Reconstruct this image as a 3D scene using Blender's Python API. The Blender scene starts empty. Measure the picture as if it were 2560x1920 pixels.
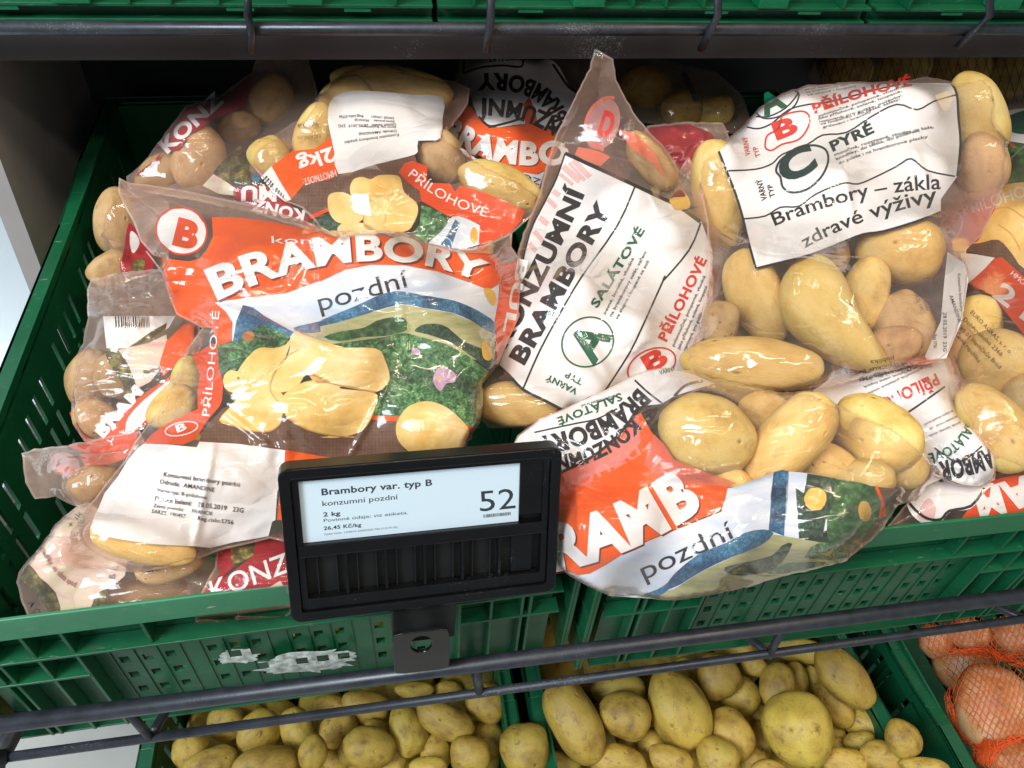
import bpy, bmesh, math, random
import numpy as np
from mathutils import Vector, Matrix, geometry, noise as mnoise

SC = bpy.context.scene
COL = SC.collection

# ------------------------------------------------------------------ camera
F = 1912.5                      # focal length in pixels of a 2560 px wide frame
CX, CY = 1280.0, 960.0
XC = np.array([0.98591847, -0.06808388, 0.1527395])    # world axes seen from the camera
YC = np.array([-0.15569691, -0.70700002, 0.6898619])
ZC = np.array([0.06101835, -0.70392865, -0.70764483])
CAM = np.array([0.26857809, -0.24680802, 0.41752447])
cd = bpy.data.cameras.new('camera'); cam = bpy.data.objects.new('camera', cd); COL.objects.link(cam)
cd.sensor_width = 36.0; cd.lens = F / 2560 * 36.0; cd.clip_start = 0.01; cd.clip_end = 50
cam.matrix_world = Matrix(((XC[0], -XC[1], -XC[2], CAM[0]), (YC[0], -YC[1], -YC[2], CAM[1]),
                           (ZC[0], -ZC[1], -ZC[2], CAM[2]), (0, 0, 0, 1)))
cd.dof.use_dof = False
SC.camera = cam
SC.view_settings.view_transform = 'Standard'; SC.view_settings.look = 'None'
SC.view_settings.exposure = 0.0; SC.view_settings.gamma = 1.0
SC.cycles.transparent_max_bounces = 40; SC.cycles.max_bounces = 8
SC.cycles.use_denoising = True
SC.cycles.sample_clamp_indirect = 6.0
SC.cycles.caustics_reflective = False; SC.cycles.caustics_refractive = False

# ------------------------------------------------------------------ world and lamps
wd = bpy.data.worlds.new('World'); SC.world = wd; wd.use_nodes = True
bg = wd.node_tree.nodes['Background']; bg.inputs[0].default_value = (0.80, 0.90, 1.0, 1); bg.inputs[1].default_value = 0.26

def area(name, loc, target, sx, sy, power, color, spread=180):
    l = bpy.data.lights.new(name, 'AREA'); l.shape = 'RECTANGLE'; l.size = sx; l.size_y = sy
    l.energy = power; l.color = color; l.spread = math.radians(spread)
    o = bpy.data.objects.new(name, l); COL.objects.link(o); o.location = loc
    o.rotation_euler = (Vector(target) - Vector(loc)).to_track_quat('-Z', 'Y').to_euler()
    return o
area('shop_window_light', (-1.5, -1.0, 2.0), (0.3, 0.2, 0), 1.2, 1.1, 96, (0.79, 0.90, 1.0))
area('ceiling_tube_light', (0.1, -0.5, 2.3), (0.3, 0.2, 0), 1.3, 0.08, 14, (1.0, 0.88, 0.72))
area('ceiling_tube_light', (1.4, -0.3, 2.2), (0.4, 0.2, 0), 1.2, 0.08, 17, (1.0, 0.82, 0.58))
area('ceiling_tube_light', (0.9, -1.7, 2.3), (0.4, 0.2, 0), 1.2, 0.08, 11, (1.0, 0.88, 0.72))

# ------------------------------------------------------------------ pixel <-> world
def ray(x, y):
    a = (np.asarray(x, float) - CX) / F; b = (np.asarray(y, float) - CY) / F
    return np.stack([XC[0]*a + XC[1]*b + XC[2], YC[0]*a + YC[1]*b + YC[2], ZC[0]*a + ZC[1]*b + ZC[2]], -1)
def at_s(x, y, s): return CAM + ray(x, y) * np.asarray(s)[..., None]
def s_at_z(x, y, z): return (z - CAM[2]) / ray(x, y)[..., 2]
def at_z(x, y, z): return at_s(x, y, s_at_z(x, y, z))
def at_y(x, y, Y): return at_s(x, y, (Y - CAM[1]) / ray(x, y)[..., 1])
def T(tile, *pts):
    """points read in an enlarged tile of the picture -> full picture pixels"""
    k = 900 / 2133
    x0 = (0, 800, 1660)[int(tile[0])]; y0 = (0, 600, 1220)[int(tile[1])]
    return [(x0 + p[0]*k, y0 + p[1]*k) + tuple(p[2:]) for p in pts]

# ------------------------------------------------------------------ materials
MATS = {}
def new_mat(name):
    m = bpy.data.materials.new(name); m.use_nodes = True
    nt = m.node_tree; p = nt.nodes['Principled BSDF']
    return m, nt, p
def N(nt, t, **kw):
    n = nt.nodes.new(t)
    for k, v in kw.items():
        if k in n.inputs.keys(): n.inputs[k].default_value = v
        else: setattr(n, k, v)
    return n
def L(nt, a, b): nt.links.new(a, b)
def ramp(nt, stops, fac):
    r = nt.nodes.new('ShaderNodeValToRGB'); e = r.color_ramp.elements
    while len(e) > 1: e.remove(e[0])
    e[0].position = stops[0][0]; e[0].color = (*stops[0][1], 1)
    for p, c in stops[1:]:
        x = e.new(p); x.color = (*c, 1)
    L(nt, fac, r.inputs[0]); return r.outputs[0]
def mixc(nt, fac, a, b, mode='MIX'):
    n = nt.nodes.new('ShaderNodeMix'); n.data_type = 'RGBA'; n.blend_type = mode
    for i, v in ((0, fac), (6, a), (7, b)):
        if hasattr(v, 'links'): L(nt, v, n.inputs[i])
        else: n.inputs[i].default_value = (*v, 1) if isinstance(v, tuple) else v
    return n.outputs[2]
def bump(nt, p, h, strength=0.3, dist=0.001, normal_in='Normal'):
    b = N(nt, 'ShaderNodeBump'); b.inputs['Strength'].default_value = strength; b.inputs['Distance'].default_value = dist
    L(nt, h, b.inputs['Height'])
    if p is not None: L(nt, b.outputs[0], p.inputs[normal_in])
    return b.outputs[0]

def mat_simple(name, col, rough=0.5, metal=0.0, spec=0.5, noise_amt=0.12, nscale=60, bumpy=0.0, bscale=400):
    m, nt, p = new_mat(name)
    tc = N(nt, 'ShaderNodeTexCoord')
    nz = N(nt, 'ShaderNodeTexNoise'); nz.inputs['Scale'].default_value = nscale; nz.inputs['Detail'].default_value = 5
    L(nt, tc.outputs['Object'], nz.inputs['Vector'])
    d = tuple(c*(1-noise_amt*2) for c in col); l = tuple(min(1, c*(1+noise_amt*2)) for c in col)
    L(nt, ramp(nt, [(0.3, d), (0.7, l)], nz.outputs[0]), p.inputs['Base Color'])
    p.inputs['Roughness'].default_value = rough; p.inputs['Metallic'].default_value = metal
    p.inputs['Specular IOR Level'].default_value = spec
    if name.startswith(('black', 'bar', 'roof', 'steel')):     # dust specks, scratches and chips
        n4 = N(nt, 'ShaderNodeTexNoise', Scale=700.0, Detail=3.0, Roughness=0.8); L(nt, tc.outputs['Object'], n4.inputs['Vector'])
        n5 = N(nt, 'ShaderNodeTexNoise', Scale=9.0, Detail=4.0, Roughness=0.6); L(nt, tc.outputs['Object'], n5.inputs['Vector'])
        mu = N(nt, 'ShaderNodeMath', operation='MULTIPLY'); L(nt, n4.outputs[0], mu.inputs[0]); L(nt, n5.outputs[0], mu.inputs[1])
        c0 = p.inputs['Base Color'].links[0].from_socket
        L(nt, mixc(nt, ramp(nt, [(0.36, (0, 0, 0)), (0.43, (0.6, 0.6, 0.6))], mu.outputs[0]), c0, (0.20, 0.20, 0.20)), p.inputs['Base Color'])
        L(nt, ramp(nt, [(0.3, (rough*0.7,)*3), (0.7, (min(1, rough*1.7),)*3)], n5.outputs[0]), p.inputs['Roughness'])
    if bumpy:
        n2 = N(nt, 'ShaderNodeTexNoise'); n2.inputs['Scale'].default_value = bscale; L(nt, tc.outputs['Object'], n2.inputs['Vector'])
        bump(nt, p, n2.outputs[0], bumpy, 0.0005)
    MATS[name] = m; return m

def mat_crate(name, col, col_hi):
    m, nt, p = new_mat(name)
    tc = N(nt, 'ShaderNodeTexCoord')
    nz = N(nt, 'ShaderNodeTexNoise', Scale=14.0, Detail=6.0, Roughness=0.6); L(nt, tc.outputs['Object'], nz.inputs['Vector'])
    base = ramp(nt, [(0.3, col), (0.72, col_hi)], nz.outputs[0])  # noise mixes the two greens at random
    # scratches and scuffs: stretched noise
    mp = N(nt, 'ShaderNodeMapping'); mp.inputs['Scale'].default_value = (30, 160, 160); mp.inputs['Rotation'].default_value = (0.2, 0.4, 0.5)
    L(nt, tc.outputs['Object'], mp.inputs['Vector'])
    n2 = N(nt, 'ShaderNodeTexNoise', Scale=2.2, Detail=8.0, Roughness=0.75); L(nt, mp.outputs[0], n2.inputs['Vector'])
    scr = ramp(nt, [(0.61, (0, 0, 0)), (0.74, (0.9, 0.9, 0.9))], n2.outputs[0])
    c = mixc(nt, scr, base, (0.30, 0.42, 0.30))
    n3 = N(nt, 'ShaderNodeTexNoise', Scale=45.0, Detail=8.0, Roughness=0.7); L(nt, tc.outputs['Object'], n3.inputs['Vector'])
    dirt = ramp(nt, [(0.60, (0, 0, 0)), (0.78, (0.65, 0.65, 0.65))], n3.outputs[0])
    c = mixc(nt, dirt, c, (0.035, 0.055, 0.03))
    L(nt, c, p.inputs['Base Color'])
    L(nt, ramp(nt, [(0.3, (0.3, 0.3, 0.3)), (0.7, (0.46, 0.46, 0.46))], n3.outputs[0]), p.inputs['Roughness'])
    bump(nt, p, n2.outputs[0], 0.12, 0.0004)
    MATS[name] = m
mat_crate('crate_green', (0.0035, 0.080, 0.032), (0.008, 0.120, 0.046))
mat_crate('crate_rim_sheen', (0.02, 0.17, 0.075), (0.045, 0.25, 0.12))  # paler green for the rim: lamp sheen put into the colour
mat_crate('crate_green_bright', (0.003, 0.125, 0.048), (0.006, 0.165, 0.062))
mat_simple('bar_coating', (0.020, 0.022, 0.029), 0.34, 0, 0.6, 0.2, 90, 0.15, 900)
mat_simple('steel_dark', (0.035, 0.033, 0.034), 0.42, 0.2, 0.5, 0.15, 12, 0.05)
mat_simple('panel_grey', (0.34, 0.31, 0.30), 0.5, 0, 0.5, 0.1, 9, 0.05)
mat_simple('back_dark', (0.016, 0.019, 0.019), 0.55, 0, 0.4, 0.3, 6)
mat_simple('white_panel', (0.78, 0.83, 0.85), 0.35, 0, 0.5, 0.03, 5)
mat_simple('floor_tile', (0.44, 0.43, 0.39), 0.35, 0, 0.5, 0.06, 6)
mat_simple('black_plastic', (0.004, 0.004, 0.0045), 0.2, 0, 0.4, 0.1, 80, 0.10, 1400)
mat_simple('black_plastic_matt', (0.008, 0.008, 0.008), 0.4, 0, 0.35, 0.15, 60, 0.2, 1400)
mat_simple('screen_ink', (0.035, 0.042, 0.05), 0.4, 0, 0.4, 0.0)
mat_simple('paper_remains', (0.50, 0.54, 0.49), 0.8, 0, 0.3, 0.28, 160, 0.6, 300)
mat_simple('roof_dark', (0.022, 0.018, 0.018), 0.5, 0, 0.4, 0.15, 10)

def mat_screen():
    m, nt, p = new_mat('screen_paper')
    tc = N(nt, 'ShaderNodeTexCoord')
    n1 = N(nt, 'ShaderNodeTexNoise', Scale=38.0, Detail=9.0, Roughness=0.72); L(nt, tc.outputs['Object'], n1.inputs['Vector'])
    n2 = N(nt, 'ShaderNodeTexNoise', Scale=16.0, Detail=2.0); L(nt, tc.outputs['Object'], n2.inputs['Vector'])
    mu = N(nt, 'ShaderNodeMath', operation='MULTIPLY'); L(nt, n1.outputs[0], mu.inputs[0]); L(nt, n2.outputs[0], mu.inputs[1])
    s = ramp(nt, [(0.355, (0, 0, 0)), (0.42, (0.8, 0.8, 0.8))], mu.outputs[0])
    L(nt, mixc(nt, s, (0.60, 0.72, 0.79), (0.42, 0.36, 0.22)), p.inputs['Base Color'])
    p.inputs['Roughness'].default_value = 0.3
    MATS['screen_paper'] = m
mat_screen()

# ------------------------------------------------------------------ objects
def tag(o, label=None, cat=None, group=None, kind=None):
    if label: o['label'] = label
    if cat: o['category'] = cat
    if group: o['group'] = group
    if kind: o['kind'] = kind
    return o
def empty(name, loc, label=None, cat=None, group=None, rot=None):
    o = bpy.data.objects.new(name, None); COL.objects.link(o); o.empty_display_size = 0.02
    o.location = loc
    if rot is not None: o.rotation_euler = rot
    return tag(o, label, cat, group)
def mesh_obj(name, verts, faces, mat, parent=None, smooth=False, uvs=None):
    me = bpy.data.meshes.new(name); me.from_pydata([tuple(map(float, v)) for v in verts], [], faces)
    o = bpy.data.objects.new(name, me); COL.objects.link(o)
    if mat: me.materials.append(MATS[mat] if isinstance(mat, str) else mat)
    if smooth: me.shade_smooth()
    if parent: o.parent = parent
    me.update(); return o

class MB:
    """collects boxes, bars and tubes into one mesh"""
    def __init__(s): s.v = []; s.f = []; s.sm = []
    def add(s, v, f, smooth=False):
        k = len(s.v); s.v += [tuple(map(float, p)) for p in v]; s.f += [tuple(i+k for i in q) for q in f]; s.sm += [smooth]*len(f)
        return s
    def box(s, x0, x1, y0, y1, z0, z1):
        v = [(x, y, z) for x in (x0, x1) for y in (y0, y1) for z in (z0, z1)]
        return s.add(v, [(0, 1, 3, 2), (4, 6, 7, 5), (0, 4, 5, 1), (2, 3, 7, 6), (0, 2, 6, 4), (1, 5, 7, 3)])
    def prism(s, poly, n, d):
        """planar 3D polygon extruded by vector d"""
        k = len(poly); a = [Vector(p) for p in poly]; b = [p + Vector(d) for p in a]
        f = [tuple(range(k)), tuple(reversed(range(k, 2*k)))] + [(i, k+i, k+(i+1) % k, (i+1) % k) for i in range(k)]
        return s.add(a+b, f)
    def tube(s, pts, r, n=10, cap=True):
        pts = [Vector(p) for p in pts]; m = len(pts); rings = []
        up = Vector((0.13, 0.21, 0.97))
        for i, p in enumerate(pts):
            t = (pts[min(i+1, m-1)] - pts[max(i-1, 0)]).normalized()
            a = t.cross(up).normalized() if abs(t.dot(up)) < 0.98 else t.cross(Vector((1, 0, 0))).normalized()
            b = t.cross(a)
            rr = r[i] if isinstance(r, (list, tuple)) else r
            rings.append([p + (a*math.cos(2*math.pi*k/n) + b*math.sin(2*math.pi*k/n))*rr for k in range(n)])
        v = [q for g in rings for q in g]
        f = [(i*n+k, i*n+(k+1) % n, (i+1)*n+(k+1) % n, (i+1)*n+k) for i in range(m-1) for k in range(n)]
        if cap: f += [tuple(reversed(range(n))), tuple(range((m-1)*n, m*n))]
        return s.add(v, f, True)
    def build(s, name, mat, parent=None, bevel=0.0, xf=None):
        v = s.v
        if xf is not None: v = [tuple(xf @ Vector(p)) for p in v]
        o = mesh_obj(name, v, s.f, mat, parent)
        if any(s.sm): o.data.polygons.foreach_set('use_smooth', s.sm)
        bm = bmesh.new(); bm.from_mesh(o.data); bmesh.ops.recalc_face_normals(bm, faces=bm.faces); bm.to_mesh(o.data); bm.free()
        if bevel:
            b = o.modifiers.new('bevel', 'BEVEL'); b.width = bevel; b.segments = 2; b.limit_method = 'ANGLE'; b.angle_limit = 0.6
        return o

def perforated(w, h, t, holes):
    """upright plate 0..w (x), 0..h (z), thickness t (y) with rectangular holes (x0,x1,z0,z1); returns MB data"""
    xs = sorted({0, w, *[q for a in holes for q in a[:2]]}); zs = sorted({0, h, *[q for a in holes for q in a[2:]]})
    def open_(i, j):
        if i < 0 or j < 0 or i >= len(xs)-1 or j >= len(zs)-1: return True
        cx = (xs[i]+xs[i+1])/2; cz = (zs[j]+zs[j+1])/2
        return any(a[0] < cx < a[1] and a[2] < cz < a[3] for a in holes)
    V = {}; v = []; f = []
    def vid(i, j, k):
        if (i, j, k) not in V: V[(i, j, k)] = len(v); v.append((xs[i], t*k, zs[j]))
        return V[(i, j, k)]
    for i in range(len(xs)-1):
        for j in range(len(zs)-1):
            if open_(i, j): continue
            f.append((vid(i, j, 0), vid(i+1, j, 0), vid(i+1, j+1, 0), vid(i, j+1, 0)))
            f.append((vid(i, j, 1), vid(i, j+1, 1), vid(i+1, j+1, 1), vid(i+1, j, 1)))
            if open_(i-1, j): f.append((vid(i, j, 0), vid(i, j+1, 0), vid(i, j+1, 1), vid(i, j, 1)))
            if open_(i+1, j): f.append((vid(i+1, j, 0), vid(i+1, j, 1), vid(i+1, j+1, 1), vid(i+1, j+1, 0)))
            if open_(i, j-1): f.append((vid(i, j, 0), vid(i, j, 1), vid(i+1, j, 1), vid(i+1, j, 0)))
            if open_(i, j+1): f.append((vid(i, j+1, 0), vid(i+1, j+1, 0), vid(i+1, j+1, 1), vid(i, j+1, 1)))
    return v, f
# ================================================================== crates
def make_crate(x0, y0, ztop, W, Dp, H, label, cat='crate', group=None, mat='crate_green', rot=0.0, rim_mat=None, front=True):
    root = empty('plastic_crate', (x0, y0, ztop-H), label, cat, group, (0, 0, rot))
    rim_mat = rim_mat or mat
    # local coordinates: x 0..W, y 0..Dp, z 0..H
    # rim: flat band all round, wide flange on top of the side walls
    r = MB()
    r.box(0, W, 0, 0.0025, H-0.0225, H)
    r.build('rim', rim_mat, root, 0.0008)
    r = MB(); r.box(0, W, Dp-0.003, Dp, H-0.02, H); r.box(0.02, W-0.02, Dp-0.014, Dp-0.003, H-0.004, H-0.001)
    r.build('rim', mat, root, 0.0008)
    for sgn in (0, 1):
        r = MB()
        pts = [0.0032, 0.08, 0.12, 0.17, 0.42, 0.47, 0.52, Dp-0.0032]; dz = [0, 0, -0.006, -0.009, -0.009, -0.006, 0, 0]
        for i in range(len(pts)-1):
            ya, yb = pts[i], pts[i+1]; za, zb = H+dz[i]-0.0015, H+dz[i+1]-0.0015
            xo, xi = (0.0, 0.017) if sgn == 0 else (W, W-0.017)
            for (xa, xb, t) in ((xo, xi, 0.004), (xo, xo+(0.003 if sgn == 0 else -0.003), 0.02)):
                v = [(xa, ya, za), (xb, ya, za), (xb, yb, zb), (xa, yb, zb)]
                v += [(a, b, c-t) for a, b, c in v]
                r.add(v, [(0, 1, 2, 3), (7, 6, 5, 4), (0, 4, 5, 1), (1, 5, 6, 2), (2, 6, 7, 3), (3, 7, 4, 0)])
        r.build('rim', mat, root, 0.0006)
    for xa, xb in ((0.0, 0.0028), (W-0.0028, W)):
        MB().box(xa, xb, 0.003, 0.115, 0.004, H-0.0205).build('corner_post', mat, root, 0.0006)
        xc = xa if xa == 0 else W-0.0035
        for zz in (0.05, 0.085, H-0.055): MB().box(min(xa, xc)-0.0012 if xa == 0 else xb-0.002, (xa+0.002) if xa == 0 else xb+0.0012, 0.006, 0.10, zz, zz+0.002).build('rib', mat, root)
    # upper strip of the front wall right behind the band
    MB().box(0.003, W-0.003, 0.0030, 0.0145, H-0.0242, H-0.0222).build('rib', mat, root)
    # front wall: recessed perforated plate
    holes = []
    for g in range(4):
        for c in range(3):
            for q in range(3):
                hx = 0.098 + g*0.056 + c*0.0145; hz = 0.030 + q*0.0225
                if hx + 0.006 < W-0.09: holes.append((hx, hx+0.0062, hz, hz+0.0085))
    holes.append((0.13, W-0.13, H-0.053, H-0.036))
    v, f = perforated(W-0.03, H-0.0265, 0.0025, [(a-0.015, b-0.015, c, d) for a, b, c, d in holes])
    MB().add([(a+0.015, b+0.0142, c+0.002) for a, b, c in v], f).build('front_wall', mat, root)
    # ledges and ribs on the outside of the front wall
    for (z, xa, xb, dep) in ((H-0.055, 0.012, W-0.012, 0.012), (0.004, 0.012, W-0.012, 0.009), (H-0.085, 0.012, 0.084, 0.011), (H-0.085, W-0.084, W-0.012, 0.011)):
        MB().box(xa, xb, 0.0135-dep, 0.0140, z, z+0.0022).build('rib', mat, root, 0.0004)
    for x in (0.004, 0.034, 0.040, 0.062, 0.084, W/2-0.075, W/2+0.075, W-0.084, W-0.062, W-0.040, W-0.034, W-0.004):
        mid = 0.1 < x < W-0.1
        z0 = H-0.054 if mid else 0.006
        MB().box(x-0.0011, x+0.0011, 0.0030, 0.0138, z0, H-0.0230).build('rib', mat, root, 0.0004)
    # shallow grooves round the hole groups
    for g in range(4):
        for c in range(4):
            gx = 0.0945 + g*0.056 + c*0.0145
            if gx < W-0.09: MB().box(gx, gx+0.0008, 0.0133, 0.0141, 0.012, H-0.062).build('rib', mat, root)
    # side walls: slots
    holes = []
    n = 26
    for i in range(n):
        ya = 0.05 + i*(Dp-0.12)/n
        if i % 5 == 4: continue
        for zq in (0.028, 0.066, 0.104):
            if zq + 0.026 < H-0.02: holes.append((ya, ya+0.0062, zq, zq+0.030))
    v, f = perforated(Dp-0.032, H-0.006, 0.0025, holes)
    for sgn in (0, 1):
        if sgn == 0: vv = [(0.0145+b, a+0.0165, c+0.002) for a, b, c in v]
        else: vv = [(W-0.0145-b, a+0.0165, c+0.002) for a, b, c in v]
        MB().add(vv, f).build('side_wall', mat, root)
        for y in (0.05, 0.16, 0.30, 0.44, 0.55):
            xa, xb = (0.003, 0.0143) if sgn == 0 else (W-0.0143, W-0.003)
            MB().box(xa, xb, y, y+0.0022, 0.006, H-0.02).build('rib', mat, root, 0.0004)
    # back wall with hand hole
    v, f = perforated(W-0.03, H-0.006, 0.0025, [(0.08, 0.12, H-0.06, H-0.035), (0.15, 0.165, H-0.06, H-0.045)] + [(0.06+i*0.024, 0.068+i*0.024, H-0.10, H-0.088) for i in range(11)])
    MB().add([(a+0.015, b+Dp-0.0165, c+0.002) for a, b, c in v], f).build('rear_wall', mat, root)
    v, f = perforated(W-0.036, Dp-0.036, 0.0025, [(0.03+i*0.035, 0.042+i*0.035, 0.03+j*0.05, 0.06+j*0.05) for i in range(9) for j in range(10) if 0.042+i*0.035 < W-0.05])
    MB().add([(a+0.018, c+0.018, b+0.0005) for a, b, c in v], f).build('base', mat, root)
    return root

CH = 0.172
c_main = make_crate(-0.022, 0.0, 0.0, 0.409, 0.665, CH, 'green crate on the middle shelf left, torn white paper on its front', 'crate', None, 'crate_green', 0.022, 'crate_rim_sheen')
make_crate(0.3945, 0.0, 0.0, 0.397, 0.665, CH, 'green plastic crate on the middle shelf right, with a bright green front rim', 'crate', None, 'crate_green', 0.0, 'crate_green_bright')
LZ = -0.394
make_crate(-0.008, -0.09, LZ, 0.384, 0.60, CH, 'green crate on the bottom shelf left, holding loose potatoes beside the pale floor', 'crate')
make_crate(0.3885, -0.09, LZ, 0.388, 0.60, CH, 'green crate on the bottom shelf centre, holding the largest loose potatoes', 'crate')
make_crate(0.823, -0.09, LZ, 0.39, 0.60, CH, 'green crate on the bottom shelf right, holding onions in orange net', 'crate', rot=0.03)

# upper shelf crates: what shows is the lowest part of their fronts
def upper_crate(x0, W, label):
    z0 = 0.1655; root = empty('plastic_crate', (x0, 0.425, z0), label, 'crate')
    H = 0.17; Dp = 0.55
    MB().box(0.0, W, 0.022, 0.025, 0.0, H).build('front_wall', 'crate_green', root)
    MB().box(0.0, 0.003, 0.0255, Dp, 0, H).build('side_wall', 'crate_green', root); MB().box(W-0.003, W, 0.0255, Dp, 0, H).build('side_wall', 'crate_green', root)
    MB().box(0.0, W, Dp+.0005, Dp+0.003, 0, H).build('rear_wall', 'crate_green', root)
    MB().box(0.0032, W-0.0032, 0.0255, Dp, 0.0, 0.003).build('base', 'crate_green', root)
    MB().box(0.0, W, 0.008, 0.0215, 0.014, 0.0168).build('rib', 'crate_green', root, 0.0006)
    MB().box(0.0, W, 0.012, 0.0215, 0.001, 0.0035).build('rib', 'crate_green', root, 0.0006)
    MB().box(0.0, W, 0.0, 0.003, H-.02, H).build('rim', 'crate_green', root, 0.0006)
    for fx in (0.03, 0.17, 0.20, 0.235, 0.37):
        MB().box(W*fx/0.4-0.0012, W*fx/0.4+0.0012, 0.006, 0.0215, 0.017, H-0.022).build('rib', 'crate_green', root, 0.0004)
    for fx in (0.13, 0.30):
        MB().box(W*fx/0.4-0.014, W*fx/0.4+0.014, 0.004, 0.0215, 0.017, 0.07).build('handle_block', 'crate_green_bright', root, 0.001)
    for fx in (0.08, 0.25, 0.34):
        MB().box(W*fx/0.4-0.011, W*fx/0.4+0.011, 0.009, 0.012, 0.0105, 0.0138).build('foot', 'crate_green_bright', root, 0.0006)
    return root
upper_crate(-0.095, 0.418, 'green crate on the top shelf left, only the bottom of its front in view')
upper_crate(0.3275, 0.40, 'green crate on the top shelf centre, to the right of the joint between the crates')
upper_crate(0.733, 0.40, 'green crate on the top shelf far right, cut by the edge of the picture')

# ================================================================== shelf frame
fr = empty('wire_shelf', (0.3, 0.3, -0.2), 'middle shelf of the rack with dark coated wire front rails', 'shelf')
def rod(pts, r, par, name='rail', mat='bar_coating', n=14):
    base = Vector(par.location); return MB().tube([Vector(p)-base for p in pts], r, n).build(name, mat, par)
rod([(-0.30, -0.02, -0.0853), (1.3, -0.02, -0.0815)], 0.0056, fr)
rod([(0.0, -0.021, -0.1330), (1.3, -0.021, -0.1165)], 0.0033, fr)
rod([(0.0, -0.0215, -0.134), (-0.05, -0.03, -0.112), (-0.11, -0.035, -0.088)], 0.0062, fr)
rod([(-0.006, -0.021, -0.136), (-0.006, 0.03, -0.158), (-0.006, 0.2, -0.18)], 0.0062, fr)
for x in (0.088, 0.312, 0.535, 0.76):
    rod([(x, -0.0205, -0.088), (x+0.002, -0.0208, -0.131)], 0.0030, fr, 'rail_upright')
    rod([(x+0.003, -0.016, -0.134), (x+0.003, 0.03, -0.176), (x+0.003, 0.60, -0.178)], 0.0034, fr, 'support_wire')
for y in (0.08, 0.25, 0.42, 0.58):
    rod([(-0.01, y, -0.1835), (1.3, y, -0.1835)], 0.004, fr, 'support_wire')
us = empty('wire_shelf', (0.3, 0.45, 0.15), 'top shelf of the rack with a dark flat edge behind its wire rail', 'shelf')
rod([(-0.5, 0.408, 0.1715), (1.5, 0.408, 0.1735)], 0.0052, us)
for (px, py, qx, qy) in ((620, 0, 628, 128), (1227, 0, 1214, 128), (1795, 0, 1752, 124), (2475, 0, 2395, 116)):
    a = at_y(px, -60, 0.400); b = at_y(px, 40, 0.401); c = at_y((px+qx)/2+2, 75, 0.3985); d = at_y(qx, qy, 0.408)
    rod([a, b, c, d], 0.0034, us, 'rail_upright')
us2 = MB(); us2.box(-0.85, 1.3, -0.018, -0.0155, -0.0125, 0.0125)
us2.build('shelf_edge', 'roof_dark', us)
MB().box(-0.85, 1.3, -0.0153, 0.42, 0.0105, 0.0125).build('shelf_plate', 'back_dark', us)
MB().box(-0.85, 1.3, -0.0153, 0.42, -0.0126, -0.011).build('shelf_underside', 'back_dark', us)

# uprights and back of the rack, outer panels, floor
def struct(name, mb, mat): o = mb.build(name, mat); o['kind'] = 'structure'; return o
struct('rear_panel', MB().box(-0.5, 1.6, 0.70, 0.71, -0.62, 0.9), 'back_dark')
sp = empty('rack_side_panel', (-0.07, 0.5, -0.45), 'grey brown side panel of the rack, left of the green crate', 'panel')
MB().prism([(0.008, -0.165, -0.2), (0.008, -0.066, 0.506), (0.008, 0.10, 0.9), (0.008, 0.20, 0.9), (0.008, 0.20, -0.2)], None, (-0.018, 0, 0)).build('panel_sheet', 'panel_grey', sp)
struct('floor', MB().box(-3.0, 3.5, -2.5, 2.5, -0.75, -0.74), 'floor_tile')
wp = empty('white_cabinet', (-0.35, 0.2, -0.74), 'white cabinet side standing left of the rack', 'cabinet')
MB().box(-0.60, 0.19, 0.06, 1.2, 0.0, 0.45).build('cabinet_side', 'white_panel', wp, 0.004)
MB().box(0.1905, 0.194, 0.08, 1.1, 0.03, 0.43).build('cabinet_trim', 'floor_tile', wp, 0.002)
MB().box(-0.90, 0.262, 0.38, 0.7, 0.0, 1.5).build('cabinet_back', 'white_panel', wp, 0.004)
wb = empty('lower_shelf', (0.5, 0.2, -0.60), 'bottom shelf plate under the lower crates', 'shelf')
MB().box(-0.55, 1.0, -0.32, 0.46, 0.0, 0.02).build('shelf_plate', 'steel_dark', wb)

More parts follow.
